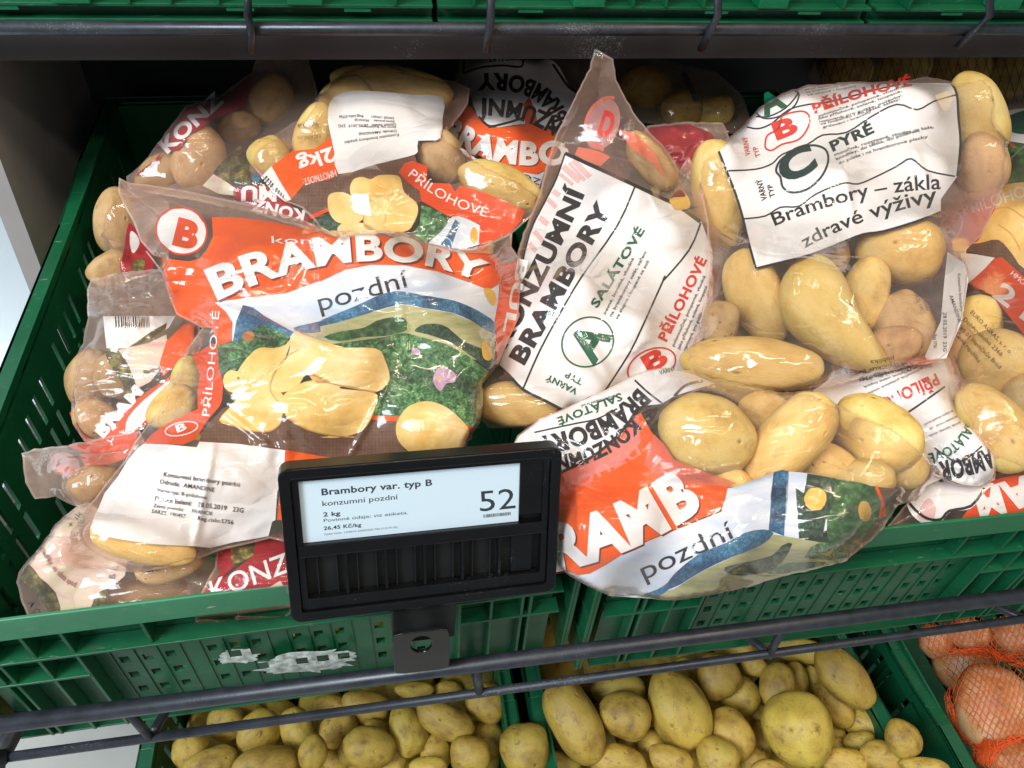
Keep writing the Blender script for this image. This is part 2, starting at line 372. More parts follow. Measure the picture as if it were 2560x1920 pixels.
# torn paper left on the crate front (lies on the crate)
def flat_poly(name, pts3, d, mat, parent=None):
    return MB().prism(pts3, None, d).build(name, mat, parent)
random.seed(4)
for ci, (cx, cy, rx, ry, lab) in enumerate(((598, 1640, 55, 20, 'small torn scrap of clear tape and white paper on the crate front'), (770, 1655, 128, 30, 'larger torn strip of white paper with holes showing through, stuck on the crate front'))):
    pr = at_y(cx, cy, 0.0125)
    ring = []
    for k in range(44):
        a = 2*math.pi*k/44; j = 0.78 + 0.22*random.random() + (0.12 if k % 5 == 0 else 0)
        ring.append((cx + rx*j*math.copysign(abs(math.cos(a))**0.55, math.cos(a)), cy + ry*j*math.sin(a)*0.9 - 0.10*(rx*math.cos(a))))
    pts = [at_y(x, y, 0.0128) for x, y in ring]
    base = pts[0]
    # cut the crate's holes out of the paper
    tris = geometry.tessellate_polygon([[Vector((p[0], p[2], 0)) for p in pts]])
    bm = bmesh.new(); vs = [bm.verts.new(Vector(p - base)) for p in pts]
    for t in tris: bm.faces.new([vs[i] for i in t])
    for g in range(4):
        for c in range(3):
            hx = -0.022 + 0.098 + g*0.056 + c*0.0145
            for e in (hx-0.001, hx+0.0072): bmesh.ops.bisect_plane(bm, geom=bm.verts[:]+bm.edges[:]+bm.faces[:], plane_co=(e-base[0], 0, 0), plane_no=(1, 0, 0))
    for q in range(3):
        hz = -CH + 0.030 + q*0.0225
        for e in (hz-0.0005, hz+0.009): bmesh.ops.bisect_plane(bm, geom=bm.verts[:]+bm.edges[:]+bm.faces[:], plane_co=(0, 0, e-base[2]), plane_no=(0, 0, 1))
    kill = []
    for f in bm.faces:
        c = f.calc_center_median(); X = c.x + base[0]; Z = c.z + base[2]
        for g in range(4):
            for cc in range(3):
                hx = -0.022 + 0.098 + g*0.056 + cc*0.0145
                for q in range(3):
                    hz = -CH + 0.030 + q*0.0225
                    if hx-0.001 < X < hx+0.0072 and hz-0.0005 < Z < hz+0.009: kill.append(f)
    bmesh.ops.delete(bm, geom=list(set(kill)), context='FACES')
    me = bpy.data.meshes.new('paper_scrap'); bm.to_mesh(me); bm.free(); me.materials.append(MATS['paper_remains'])
    o = bpy.data.objects.new('paper_scrap', me); COL.objects.link(o); o.location = base
    o.modifiers.new('t', 'SOLIDIFY').thickness = 0.0003
    tag(o, lab, 'paper scrap')

# ================================================================== electronic price label in its holder
TL = np.array([0.2028, 0.0262, 0.0828])
ex = np.array([0.9979, 0.0401, -0.0506]); ey = np.array([-0.0240, -0.4131, -0.9104]); ex /= np.linalg.norm(ex)
ey -= ey.dot(ex)*ex; ey /= np.linalg.norm(ey); ez = np.cross(ex, ey)   # ez away from the viewer
E = Matrix(((ex[0], ey[0], ez[0], TL[0]), (ex[1], ey[1], ez[1], TL[1]), (ex[2], ey[2], ez[2], TL[2]), (0, 0, 0, 1)))
esl = bpy.data.objects.new('price_holder', None); COL.objects.link(esl); esl.matrix_world = E
tag(esl, 'black plastic price holder, white card reading Brambory var. typ B, price 52', 'price holder')
WX, HY = 0.1618, 0.1012
def ebox(name, x0, x1, y0, y1, z0, z1, mat='black_plastic', bev=0.0006):
    return MB().box(x0, x1, y0, y1, z0, z1).build(name, mat, esl, bev)
def rring(x0, x1, y0, y1, r, n=6):
    out = []
    for cx, cy, a0 in ((x1-r, y1-r, 0), (x0+r, y1-r, 90), (x0+r, y0+r, 180), (x1-r, y0+r, 270)):
        for k in range(n+1):
            a = math.radians(a0 + 90*k/n); out.append((cx+r*math.cos(a), cy+r*math.sin(a)))
    return out
def frame_ring(outer, inner, z0, z1, name, mat, bev):
    n = len(outer); v = []
    for z in (z0, z1):
        v += [(x, y, z) for x, y in outer] + [(x, y, z) for x, y in inner]
    f = []
    for k in range(n):
        j = (k+1) % n
        f += [(k, j, n+j, n+k), (2*n+k, 3*n+k, 3*n+j, 2*n+j), (k, 2*n+k, 2*n+j, j), (n+k, n+j, 3*n+j, 3*n+k)]
    return MB().add(v, f).build(name, mat, esl, bev)
frame_ring(rring(0, WX, 0, HY, 0.006), rring(0.0065, WX-0.0065, 0.0065, HY-0.0065, 0.002), 0.0, 0.012, 'outer_frame', 'black_plastic', 0.0009)
frame_ring(rring(0.0066, WX-0.0066, 0.0066, HY-0.0066, 0.002), rring(0.0105, WX-0.0105, 0.0092, 0.0868, 0.0008), 0.0022, 0.0115, 'inner_frame', 'black_plastic', 0.0005)
ebox('back_plate', 0.0066, WX-0.0066, 0.0066, HY-0.0066, 0.0086, 0.0112, 'black_plastic_matt')
ebox('cross_bar', 0.0067, WX-0.0067, 0.0500, 0.0580, 0.0016, 0.0084)
ebox('lower_lip', 0.0105, WX-0.0105, HY-0.0145, HY-0.0066, 0.0021, 0.0084)
ebox('cover_strip', WX-0.0245, WX-0.0095, 0.0092, 0.0455, 0.0036, 0.0062)
for i, x in enumerate((0.0105, 0.0335, 0.0565, 0.0795, 0.1025, 0.1255)):
    if i: ebox('divider', x-0.0009, x+0.0009, 0.058, HY-0.0145, 0.0030, 0.0084, 'black_plastic', 0.0003)
    if i < 5:
        for d in (0.0065, 0.0175): ebox('divider', x+d-0.0004, x+d+0.0004, 0.0585, HY-0.0148, 0.0055, 0.0084, 'black_plastic_matt', 0.0002)
ebox('insert_tile', 0.133, 0.1465, 0.060, HY-0.0150, 0.0050, 0.0084, 'black_plastic', 0.0004)
card = ebox('price_card', 0.0092, WX-0.0246, 0.0088, 0.0498, 0.0048, 0.0052, 'screen_paper', 0.0)

FONT = None
def text_tris(s, bold=0.0, res=3):
    cu = bpy.data.curves.new('t', 'FONT'); cu.body = s; cu.size = 1.0; cu.offset = bold; cu.space_character = 1.0+max(0, bold)*1.6; cu.resolution_u = res; cu.fill_mode = 'FRONT'
    o = bpy.data.objects.new('t', cu); COL.objects.link(o)
    me = bpy.data.meshes.new_from_object(o.evaluated_get(bpy.context.evaluated_depsgraph_get()))
    v = np.array([q.co[:2] for q in me.vertices]).reshape(-1, 2); f = [tuple(p.vertices) for p in me.polygons]
    bpy.data.objects.remove(o); bpy.data.meshes.remove(me); bpy.data.curves.remove(cu)
    return v, f
CAPH = 0.73
def etext(s, x, y, cap, w=None, bold=0.0, mat='screen_ink', lean=0.0):
    v, f = text_tris(s, bold)
    k = cap/CAPH; sx = k if w is None else w/(v[:, 0].max()-v[:, 0].min())
    vv = [((a-v[:, 0].min())*sx + x + b*k*lean, y-b*k, 0.00472) for a, b in v]
    return mesh_obj('lettering', vv, [tuple(reversed(q)) for q in f], mat, esl)
etext('Brambory var. typ B', 0.0225, 0.0200, 0.0043, 0.0625, 0.022)
etext('konzumní pozdní', 0.0225, 0.0270, 0.0035, 0.0425, 0.003)
etext('2 kg', 0.0225, 0.0338, 0.0028, 0.0095, 0.025)
etext('Povinné údaje: viz etiketa.', 0.0225, 0.0374, 0.0022, 0.0480, 0.0)
etext('26,45 Kč/kg', 0.0222, 0.0426, 0.0024, 0.0212, 0.022)
etext('Výdej číslo: 14/2019 23093423 792 (1/3-9110)', 0.0220, 0.0460, 0.0012, 0.042, 0.0)
etext('52', 0.1135, 0.0405, 0.0145, 0.0218, 0.0, lean=-0.06)
random.seed(2); bx = 0.1155; mb = MB()
while bx < 0.1325:
    w = random.choice((0.00018, 0.0003, 0.0005)); mb.box(bx, bx+w, 0.0428, 0.0450, 0.00465, 0.00474); bx += w + random.choice((0.0003, 0.0005))
mb.build('barcode', 'screen_ink', esl)
# clip that holds it on the rail
clipm = empty('price_clip', (0.277, -0.02, -0.09), 'black plastic clip with a round hole, hooked on the rail below the price holder', 'clip')
b = Vector(clipm.location)
def quad_plate(pts, t, name, mat='black_plastic_matt', bev=0.0006):
    P = [Vector(p) - b for p in pts]; n = (P[1]-P[0]).cross(P[3]-P[0]).normalized()*t
    return MB().prism(P, None, n).build(name, mat, clipm, bev)
a0 = at_s(980, 1515, 0.468); a1 = at_s(1142, 1502, 0.475); a2 = at_s(1136, 1592, 0.486); a3 = at_s(982, 1610, 0.480)
quad_plate([a0, a1, a2, a3], 0.0022, 'clip_neck')
# lower plate with hole
c0 = at_y(980, 1588, -0.026); c1 = at_y(1124, 1572, -0.026); c2 = at_y(1124, 1672, -0.0285); c3 = at_y(986, 1688, -0.0285)
cc = [Vector(q) - b for q in (c0, c1, c2, c3)]
def lerp4(u, v): return (cc[0]*(1-u)+cc[1]*u)*(1-v) + (cc[3]*(1-u)+cc[2]*u)*v
outer = []; inner = []; n = 32
for k in range(n):
    a = 2*math.pi*k/n; ca, sa = math.cos(a), math.sin(a); m = max(abs(ca), abs(sa)); rr = 1/m
    if 0.8 < abs(ca/sa if abs(sa) > 1e-6 else 9) < 1.25: rr *= 0.94
    outer.append(lerp4(0.5+0.5*ca*rr, 0.5+0.5*sa*rr)); inner.append(lerp4(0.5+0.19*ca, 0.30+0.20*sa))
nn = (cc[1]-cc[0]).cross(cc[3]-cc[0]).normalized()*0.0024
v = outer + inner + [p+nn for p in outer] + [p+nn for p in inner]; f = []
for k in range(n):
    j = (k+1) % n
    f += [(k, j, n+j, n+k), (2*n+k, 3*n+k, 3*n+j, 2*n+j), (k, 2*n+k, 2*n+j, j), (n+k, n+j, 3*n+j, 3*n+k)]
MB().add(v, f).build('clip_plate', 'black_plastic', clipm, 0.0005)

# ================================================================== film, ink and potato materials
def uvnode(nt):
    n = N(nt, 'ShaderNodeUVMap'); n.uv_map = 'print'; return n.outputs[0]
def film_bump(nt, strength=0.35):
    uv = uvnode(nt)
    def fold(scale, dist, det=3.0, rot=0.0, sx=1.0):
        mp = N(nt, 'ShaderNodeMapping'); mp.inputs['Scale'].default_value = (sx, 1, 1); mp.inputs['Rotation'].default_value = (0, 0, rot); L(nt, uv, mp.inputs[0])
        n0 = N(nt, 'ShaderNodeTexNoise', Scale=scale, Detail=det, Distortion=dist); L(nt, mp.outputs[0], n0.inputs['Vector'])
        ab = N(nt, 'ShaderNodeMath', operation='SUBTRACT'); L(nt, n0.outputs[0], ab.inputs[0]); ab.inputs[1].default_value = 0.5
        a2 = N(nt, 'ShaderNodeMath', operation='ABSOLUTE'); L(nt, ab.outputs[0], a2.inputs[0])
        pw = N(nt, 'ShaderNodeMath', operation='POWER'); L(nt, a2.outputs[0], pw.inputs[0]); pw.inputs[1].default_value = 0.7
        return pw.outputs[0]
    f1 = fold(0.8, 0.9, 2.0, 0.5, 0.4); f2 = fold(2.6, 1.6, 3.0)
    gt = N(nt, 'ShaderNodeTexNoise', Scale=0.7, Detail=2.0); L(nt, uv, gt.inputs['Vector'])
    gm = ramp(nt, [(0.46, (0.05, 0.05, 0.05)), (0.62, (0.9, 0.9, 0.9))], gt.outputs[0])
    m = N(nt, 'ShaderNodeMath', operation='MULTIPLY'); L(nt, f2, m.inputs[0]); L(nt, gm, m.inputs[1])
    b1 = N(nt, 'ShaderNodeBump'); b1.inputs['Strength'].default_value = min(1, strength*1.6); b1.inputs['Distance'].default_value = 0.0075; L(nt, f1, b1.inputs['Height'])
    b2 = N(nt, 'ShaderNodeBump'); b2.inputs['Strength'].default_value = min(1, strength*1.8); b2.inputs['Distance'].default_value = 0.0009; L(nt, m.outputs[0], b2.inputs['Height']); L(nt, b1.outputs[0], b2.inputs['Normal'])
    return b2.outputs[0]

def mat_film(name, tint=(1.0, 0.955, 0.925), milk=(1.0, 0.75, 0.67), milk_fac=0.05, rough=0.09, bs=0.30, gloss=1.0):
    m = bpy.data.materials.new(name); m.use_nodes = True; nt = m.node_tree; nt.nodes.clear()
    out = N(nt, 'ShaderNodeOutputMaterial')
    tr = N(nt, 'ShaderNodeBsdfTransparent'); tr.inputs[0].default_value = (*tint, 1)
    df = N(nt, 'ShaderNodeBsdfDiffuse'); df.inputs[0].default_value = (*milk, 1)
    tl = N(nt, 'ShaderNodeBsdfTranslucent'); tl.inputs[0].default_value = (*milk, 1)
    mk = N(nt, 'ShaderNodeMixShader'); mk.inputs[0].default_value = 0.35; L(nt, df.outputs[0], mk.inputs[1]); L(nt, tl.outputs[0], mk.inputs[2])
    gl = N(nt, 'ShaderNodeBsdfGlossy'); gl.inputs['Roughness'].default_value = rough; gl.inputs[0].default_value = (1, 1, 1, 1)
    b = film_bump(nt, bs); L(nt, b, gl.inputs['Normal'])
    lw = N(nt, 'ShaderNodeLayerWeight'); lw.inputs[0].default_value = 0.5; L(nt, b, lw.inputs['Normal'])
    pw = N(nt, 'ShaderNodeMath', operation='POWER'); L(nt, lw.outputs['Facing'], pw.inputs[0]); pw.inputs[1].default_value = 3.2
    ma = N(nt, 'ShaderNodeMath', operation='MULTIPLY_ADD'); L(nt, pw.outputs[0], ma.inputs[0]); ma.inputs[1].default_value = 0.7*gloss; ma.inputs[2].default_value = 0.042*gloss
    m1 = N(nt, 'ShaderNodeMixShader'); 
    # film is milkier where it is seen edge-on
    mm = N(nt, 'ShaderNodeMath', operation='MULTIPLY_ADD'); L(nt, pw.outputs[0], mm.inputs[0]); mm.inputs[1].default_value = 0.26; mm.inputs[2].default_value = milk_fac
    L(nt, mm.outputs[0], m1.inputs[0]); L(nt, tr.outputs[0], m1.inputs[1]); L(nt, mk.outputs[0], m1.inputs[2])
    m2 = N(nt, 'ShaderNodeMixShader'); L(nt, ma.outputs[0], m2.inputs[0]); L(nt, m1.outputs[0], m2.inputs[1]); L(nt, gl.outputs[0], m2.inputs[2])
    L(nt, m2.outputs[0], out.inputs[0]); MATS[name] = m; return m
mat_film('film')
mat_film('film_crinkled', milk_fac=0.10, rough=0.09, bs=0.6)
mat_film('film_back', milk=(1.0, 0.68, 0.52), milk_fac=0.34, rough=0.25, bs=0.2, gloss=0.3)
mat_film('film_edge_highlight', milk=(1.0, 0.80, 0.74), milk_fac=0.30, rough=0.12, bs=0.6)  # milkier film for bag edges, their highlights put into the colour
mat_film('film_dark', milk_fac=0.05, bs=0.5, gloss=0.7)

def mat_ink(name, c1, c2=None, scale=3.0, rough=0.45, alpha=1.0, stops=None, detail=6.0, dist=0.0, spec=0.2, stretch=None, weave=False):
    m, nt, p = new_mat(name)
    uv = uvnode(nt)
    src = uv
    if stretch:
        mp = N(nt, 'ShaderNodeMapping'); mp.inputs['Scale'].default_value = (*stretch[:2], 1); mp.inputs['Rotation'].default_value = (0, 0, math.radians(stretch[2])); L(nt, uv, mp.inputs[0]); src = mp.outputs[0]
    n1 = N(nt, 'ShaderNodeTexNoise', Scale=scale, Detail=detail, Roughness=0.62, Distortion=dist); L(nt, src, n1.inputs['Vector'])
    if stops is None:
        c2 = c2 or tuple(min(1, c*1.12) for c in c1); stops = [(0.35, c1), (0.65, c2)]
    col = ramp(nt, stops, n1.outputs[0])
    if detail >= 9:
        g2 = N(nt, 'ShaderNodeTexNoise', Scale=1.3, Detail=3.0, Distortion=0.6); L(nt, uv, g2.inputs['Vector'])
        g3 = N(nt, 'ShaderNodeTexVoronoi', Scale=scale*2.2); L(nt, uv, g3.inputs['Vector'])
        col = mixc(nt, 1.0, col, ramp(nt, [(0.35, (0.42, 0.46, 0.50)), (0.62, (1.25, 1.25, 1.1))], g2.outputs[0]), 'MULTIPLY')
        col = mixc(nt, 1.0, col, ramp(nt, [(0.0, (1.3, 1.3, 1.2)), (0.6, (0.6, 0.6, 0.6))], g3.outputs['Distance']), 'MULTIPLY')
    if weave:
        w1 = N(nt, 'ShaderNodeTexWave', Scale=9.0, Distortion=1.2, Detail=2.0); w1.bands_direction = 'X'; w1.inputs['Detail Scale'].default_value = 2.0; L(nt, uv, w1.inputs[0])
        w2 = N(nt, 'ShaderNodeTexWave', Scale=9.0, Distortion=1.2, Detail=2.0); w2.bands_direction = 'Y'; w2.inputs['Detail Scale'].default_value = 2.0; L(nt, uv, w2.inputs[0])
        mu = N(nt, 'ShaderNodeMath', operation='MULTIPLY'); L(nt, w1.outputs[1], mu.inputs[0]); L(nt, w2.outputs[1], mu.inputs[1])
        col = mixc(nt, mu.outputs[0], col, (0.30, 0.17, 0.10))
    L(nt, col, p.inputs['Base Color']); p.inputs['Roughness'].default_value = rough; p.inputs['Specular IOR Level'].default_value = spec
    L(nt, film_bump(nt, 0.16), p.inputs['Normal'])
    if alpha < 1:
        p.inputs['Alpha'].default_value = alpha
    MATS[name] = m; return m
mat_ink('ink_orange', (0.82, 0.088, 0.002), (0.88, 0.115, 0.003), 1.0)
mat_ink('ink_orange_red', (0.72, 0.065, 0.008), (0.80, 0.085, 0.012), 1.0)
mat_ink('ink_orange_sheer', (0.85, 0.16, 0.09), (0.9, 0.24, 0.15), 1.0, alpha=0.72)
mat_ink('ink_pink_sheer', (0.9, 0.36, 0.36), (0.95, 0.5, 0.48), 1.0, alpha=0.40)
mat_ink('ink_crimson', (0.33, 0.005, 0.014), (0.42, 0.010, 0.022), 1.0)
mat_ink('ink_white', (0.80, 0.80, 0.79), (0.86, 0.86, 0.85), 1.0)
mat_ink('panel_white', (0.84, 0.85, 0.86), (0.90, 0.905, 0.91), 1.6)
mat_ink('sticker_white', (0.84, 0.84, 0.84), (0.90, 0.90, 0.895), 1.0, rough=0.5)
mat_ink('ink_black', (0.012, 0.013, 0.016), (0.022, 0.022, 0.028), 2.0)
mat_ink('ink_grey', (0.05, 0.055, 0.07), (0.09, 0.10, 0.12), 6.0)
mat_ink('ink_maroon', (0.16, 0.018, 0.008), (0.24, 0.03, 0.012), 2.0)
mat_ink('ink_green', (0.004, 0.10, 0.052), (0.008, 0.13, 0.065), 2.0)
mat_ink('ink_dark_green', (0.006, 0.035, 0.032), (0.01, 0.05, 0.045), 2.0)
mat_ink('ink_red', (0.66, 0.035, 0.02), (0.74, 0.05, 0.03), 2.0)
mat_ink('print_sky', (0.50, 0.62, 0.78), scale=0.55, stops=[(0.30, (0.46, 0.60, 0.80)), (0.52, (0.70, 0.76, 0.84)), (0.70, (0.86, 0.86, 0.86))], stretch=(0.6, 1.6, 15))
mat_ink('print_hill', (0.03, 0.10, 0.22), scale=9.0, stops=[(0.3, (0.03, 0.13, 0.28)), (0.5, (0.06, 0.23, 0.46)), (0.72, (0.14, 0.34, 0.55))], detail=9)
mat_ink('print_field', (0.4, 0.4, 0.2), scale=1.1, stops=[(0.28, (0.16, 0.22, 0.10)), (0.42, (0.36, 0.38, 0.16)), (0.58, (0.50, 0.48, 0.26)), (0.72, (0.28, 0.36, 0.22))], stretch=(0.8, 3.4, -12), detail=4)
mat_ink('print_leaves', (0.03, 0.14, 0.05), scale=7.5, stops=[(0.30, (0.012, 0.055, 0.03)), (0.44, (0.04, 0.16, 0.06)), (0.56, (0.14, 0.36, 0.14)), (0.66, (0.34, 0.50, 0.30)), (0.74, (0.72, 0.60, 0.55))], detail=12, dist=0.8)
mat_ink('print_leaves_dark', (0.03, 0.10, 0.05), scale=9, stops=[(0.3, (0.008, 0.03, 0.022)), (0.5, (0.03, 0.09, 0.055)), (0.7, (0.12, 0.20, 0.12))], detail=12, dist=0.5)
mat_ink('print_leaves_bright', (0.06, 0.22, 0.08), scale=3.0, stops=[(0.3, (0.02, 0.10, 0.035)), (0.5, (0.07, 0.22, 0.07)), (0.68, (0.22, 0.40, 0.20)), (0.78, (0.6, 0.62, 0.5))], detail=12, dist=0.8)
mat_ink('print_burlap', (0.07, 0.032, 0.020), (0.14, 0.072, 0.045), 3.0, weave=True)
mat_ink('print_bark', (0.06, 0.05, 0.02), scale=4.0, stops=[(0.3, (0.03, 0.018, 0.008)), (0.48, (0.14, 0.11, 0.03)), (0.6, (0.34, 0.32, 0.08)), (0.75, (0.12, 0.13, 0.04))], detail=10)
mat_ink('print_cream', (0.8, 0.7, 0.6), scale=0.9, stops=[(0.30, (0.74, 0.46, 0.44)), (0.46, (0.80, 0.66, 0.54)), (0.6, (0.78, 0.72, 0.50)), (0.72, (0.80, 0.52, 0.52))], stretch=(1, 1.8, 35), dist=1.0, alpha=0.90)
mat_ink('print_potato', (0.88, 0.66, 0.27), scale=1.1, stops=[(0.32, (0.72, 0.43, 0.09)), (0.50, (0.84, 0.58, 0.19)), (0.70, (0.90, 0.72, 0.36))])
mat_ink('print_potato_light', (0.90, 0.72, 0.36), scale=1.1, stops=[(0.32, (0.80, 0.53, 0.15)), (0.52, (0.88, 0.66, 0.28)), (0.70, (0.92, 0.78, 0.46))])
mat_ink('print_potato_edge', (0.62, 0.33, 0.08), (0.72, 0.42, 0.12), 1.6)
mat_ink('print_flower', (0.42, 0.25, 0.38), (0.62, 0.42, 0.55), 8.0)
mat_ink('hole_yellow', (0.72, 0.42, 0.06), (0.80, 0.52, 0.10), 2.0)
mat_ink('hole_brown', (0.38, 0.14, 0.04), (0.5, 0.2, 0.06), 2.0)

def mat_potato(name, stops, spots, rough=0.5, bscale=1.0, coat=0.0):
    m, nt, p = new_mat(name)
    tc = N(nt, 'ShaderNodeTexCoord'); oi = N(nt, 'ShaderNodeObjectInfo')
    ad = N(nt, 'ShaderNodeVectorMath', operation='MULTIPLY_ADD'); L(nt, oi.outputs['Random'], ad.inputs[0]); ad.inputs[1].default_value = (37, 11, 23); L(nt, tc.outputs['Object'], ad.inputs[2])
    v = ad.outputs[0]
    n1 = N(nt, 'ShaderNodeTexNoise', Scale=1.25, Detail=5.0, Roughness=0.55, Distortion=0.3); L(nt, v, n1.inputs['Vector'])
    c = ramp(nt, stops, n1.outputs[0])
    # per-potato tone
    hv = N(nt, 'ShaderNodeHueSaturation'); L(nt, c, hv.inputs['Color'])
    mr = N(nt, 'ShaderNodeMapRange'); mr.inputs[3].default_value = 0.74; mr.inputs[4].default_value = 1.06; L(nt, oi.outputs['Random'], mr.inputs[0]); L(nt, mr.outputs[0], hv.inputs['Value'])
    m3 = N(nt, 'ShaderNodeMath', operation='MULTIPLY'); L(nt, oi.outputs['Random'], m3.inputs[0]); m3.inputs[1].default_value = 7.77
    m4 = N(nt, 'ShaderNodeMath', operation='FRACT'); L(nt, m3.outputs[0], m4.inputs[0])
    m5 = N(nt, 'ShaderNodeMapRange'); m5.inputs[3].default_value = 0.480; m5.inputs[4].default_value = 0.494; L(nt, m4.outputs[0], m5.inputs[0]); L(nt, m5.outputs[0], hv.inputs['Hue'])
    c = hv.outputs[0]
    # brown rough patches
    n2 = N(nt, 'ShaderNodeTexNoise', Scale=2.3, Detail=9.0, Roughness=0.72); L(nt, v, n2.inputs['Vector'])
    c = mixc(nt, ramp(nt, [(0.545, (0, 0, 0)), (0.68, (spots[0],)*3)], n2.outputs[0]), c, (0.23, 0.125, 0.042))
    n5 = N(nt, 'ShaderNodeTexNoise', Scale=26.0, Detail=4.0, Roughness=0.8); L(nt, v, n5.inputs['Vector'])
    c = mixc(nt, ramp(nt, [(0.56, (0, 0, 0)), (0.70, (spots[0]*0.7,)*3)], n5.outputs[0]), c, (0.20, 0.115, 0.04))
    # fine lenticel dots
    vo = N(nt, 'ShaderNodeTexVoronoi', Scale=9.0); L(nt, v, vo.inputs['Vector'])
    dn = N(nt, 'ShaderNodeTexNoise', Scale=3.0); L(nt, v, dn.inputs['Vector'])
    ad2 = N(nt, 'ShaderNodeMath', operation='MULTIPLY_ADD'); L(nt, dn.outputs[0], ad2.inputs[0]); ad2.inputs[1].default_value = -0.11; L(nt, vo.outputs['Distance'], ad2.inputs[2])
    c = mixc(nt, ramp(nt, [(0.015, (spots[1],)*3), (0.05, (0, 0, 0))], ad2.outputs[0]), c, (0.20, 0.10, 0.035))
    # eyes
    ve = N(nt, 'ShaderNodeTexVoronoi', Scale=1.5); L(nt, v, ve.inputs['Vector'])
    eye = ramp(nt, [(0.035, (1, 1, 1)), (0.085, (0, 0, 0))], ve.outputs['Distance'])
    c = mixc(nt, mixc(nt, 1.0, eye, (0.55,)*3, 'MULTIPLY'), c, (0.16, 0.08, 0.03))
    L(nt, c, p.inputs['Base Color'])
    p.inputs['Roughness'].default_value = rough; p.inputs['Specular IOR Level'].default_value = 0.4
    p.inputs['Subsurface Weight'].default_value = 0.0
    hh = N(nt, 'ShaderNodeTexNoise', Scale=14.0*bscale, Detail=6.0, Roughness=0.65); L(nt, v, hh.inputs['Vector'])
    b1 = bump(nt, None, hh.outputs[0], 0.4, 0.0016)
    b2 = N(nt, 'ShaderNodeBump'); b2.inputs['Strength'].default_value = 0.5; b2.inputs['Distance'].default_value = 0.004; b2.invert = True
    L(nt, ramp(nt, [(0.0, (1, 1, 1)), (0.13, (0, 0, 0))], ve.outputs['Distance']), b2.inputs['Height']); L(nt, b1, b2.inputs['Normal']); L(nt, b2.outputs[0], p.inputs['Normal'])
    MATS[name] = m
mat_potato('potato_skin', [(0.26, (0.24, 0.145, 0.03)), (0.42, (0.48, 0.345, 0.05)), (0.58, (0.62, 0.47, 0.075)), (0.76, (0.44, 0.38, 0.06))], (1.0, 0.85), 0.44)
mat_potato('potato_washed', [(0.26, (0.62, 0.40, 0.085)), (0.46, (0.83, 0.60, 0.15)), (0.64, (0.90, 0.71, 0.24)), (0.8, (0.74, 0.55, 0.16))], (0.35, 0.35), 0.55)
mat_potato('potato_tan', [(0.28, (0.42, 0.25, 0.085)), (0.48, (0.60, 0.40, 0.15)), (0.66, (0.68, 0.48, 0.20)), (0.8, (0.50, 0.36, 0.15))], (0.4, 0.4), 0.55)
mat_potato('onion_skin', [(0.28, (0.30, 0.13, 0.035)), (0.46, (0.50, 0.26, 0.08)), (0.60, (0.62, 0.40, 0.18)), (0.76, (0.64, 0.54, 0.36))], (0.4, 0.2), 0.35)
mat_simple('net_orange', (0.80, 0.10, 0.012), 0.5, 0, 0.4, 0.1)
mat_simple('net_olive', (0.05, 0.055, 0.02), 0.6, 0, 0.3, 0.1)

# ================================================================== numeric helpers
def vnoise(x, y, seed):
    """smooth value noise in -1..1"""
    rs = np.random.RandomState(seed); t = rs.rand(256, 256).astype(np.float64)*2-1
    xi = np.floor(x).astype(int); yi = np.floor(y).astype(int); fx = x-xi; fy = y-yi
    fx = fx*fx*fx*(fx*(fx*6-15)+10); fy = fy*fy*fy*(fy*(fy*6-15)+10)
    a = t[xi % 256, yi % 256]; b = t[(xi+1) % 256, yi % 256]; c = t[xi % 256, (yi+1) % 256]; d = t[(xi+1) % 256, (yi+1) % 256]
    return a*(1-fx)*(1-fy) + b*fx*(1-fy) + c*(1-fx)*fy + d*fx*fy
def inside(poly, X, Y):
    P = np.asarray(poly); r = np.zeros(X.shape, bool)
    for i in range(len(P)):
        x1, y1 = P[i]; x2, y2 = P[(i+1) % len(P)]
        if y1 == y2: continue
        c = (Y >= min(y1, y2)) & (Y < max(y1, y2)) & (X < (x2-x1)*(Y-y1)/(y2-y1)+x1)
        r ^= c
    return r
def smooth_ring(pts, k=5, closed=True, sharp=0.0):
    P = [np.array(p[:2], float) for p in pts]; n = len(P); out = []
    rng = range(n) if closed else range(n-1)
    for i in rng:
        p0 = P[(i-1) % n] if closed or i > 0 else P[i]; p1 = P[i]; p2 = P[(i+1) % n]; p3 = P[(i+2) % n] if closed or i < n-2 else P[i+1]
        for j in range(k):
            t = j/k
            out.append(0.5*((2*p1)+(-p0+p2)*t+(2*p0-5*p1+4*p2-p3)*t*t+(-p0+3*p1-3*p2+p3)*t**3))
    if not closed: out.append(P[-1])
    return [tuple(p) for p in out]
def jag(poly, amp, seed, step=13):
    """uneven torn outline"""
    out = []; rs = random.Random(seed); n = len(poly)
    for i in range(n):
        a = np.array(poly[i]); b = np.array(poly[(i+1) % n]); d = b-a; l = np.hypot(*d)
        m = max(1, int(l/step)); nn = np.array([d[1], -d[0]])/(l+1e-9)
        for k in range(m): out.append(tuple(a+d*k/m+nn*rs.uniform(-amp, amp)))
    return out
def tessel(loops):
    flat = [Vector((p[0], p[1], 0)) for l in loops for p in l]
    tr = geometry.tessellate_polygon([[Vector((p[0], p[1], 0)) for p in l] for l in loops])
    return np.array([[v.x, v.y] for v in flat]), [tuple(t) for t in tr]
LS = 9.0                                      # side of the global triangle lattice, pixels
LX, LY = LS, LS
def lat(i, j): return (i*LX+(LX*0.5 if j % 2 else 0.0), j*LY)
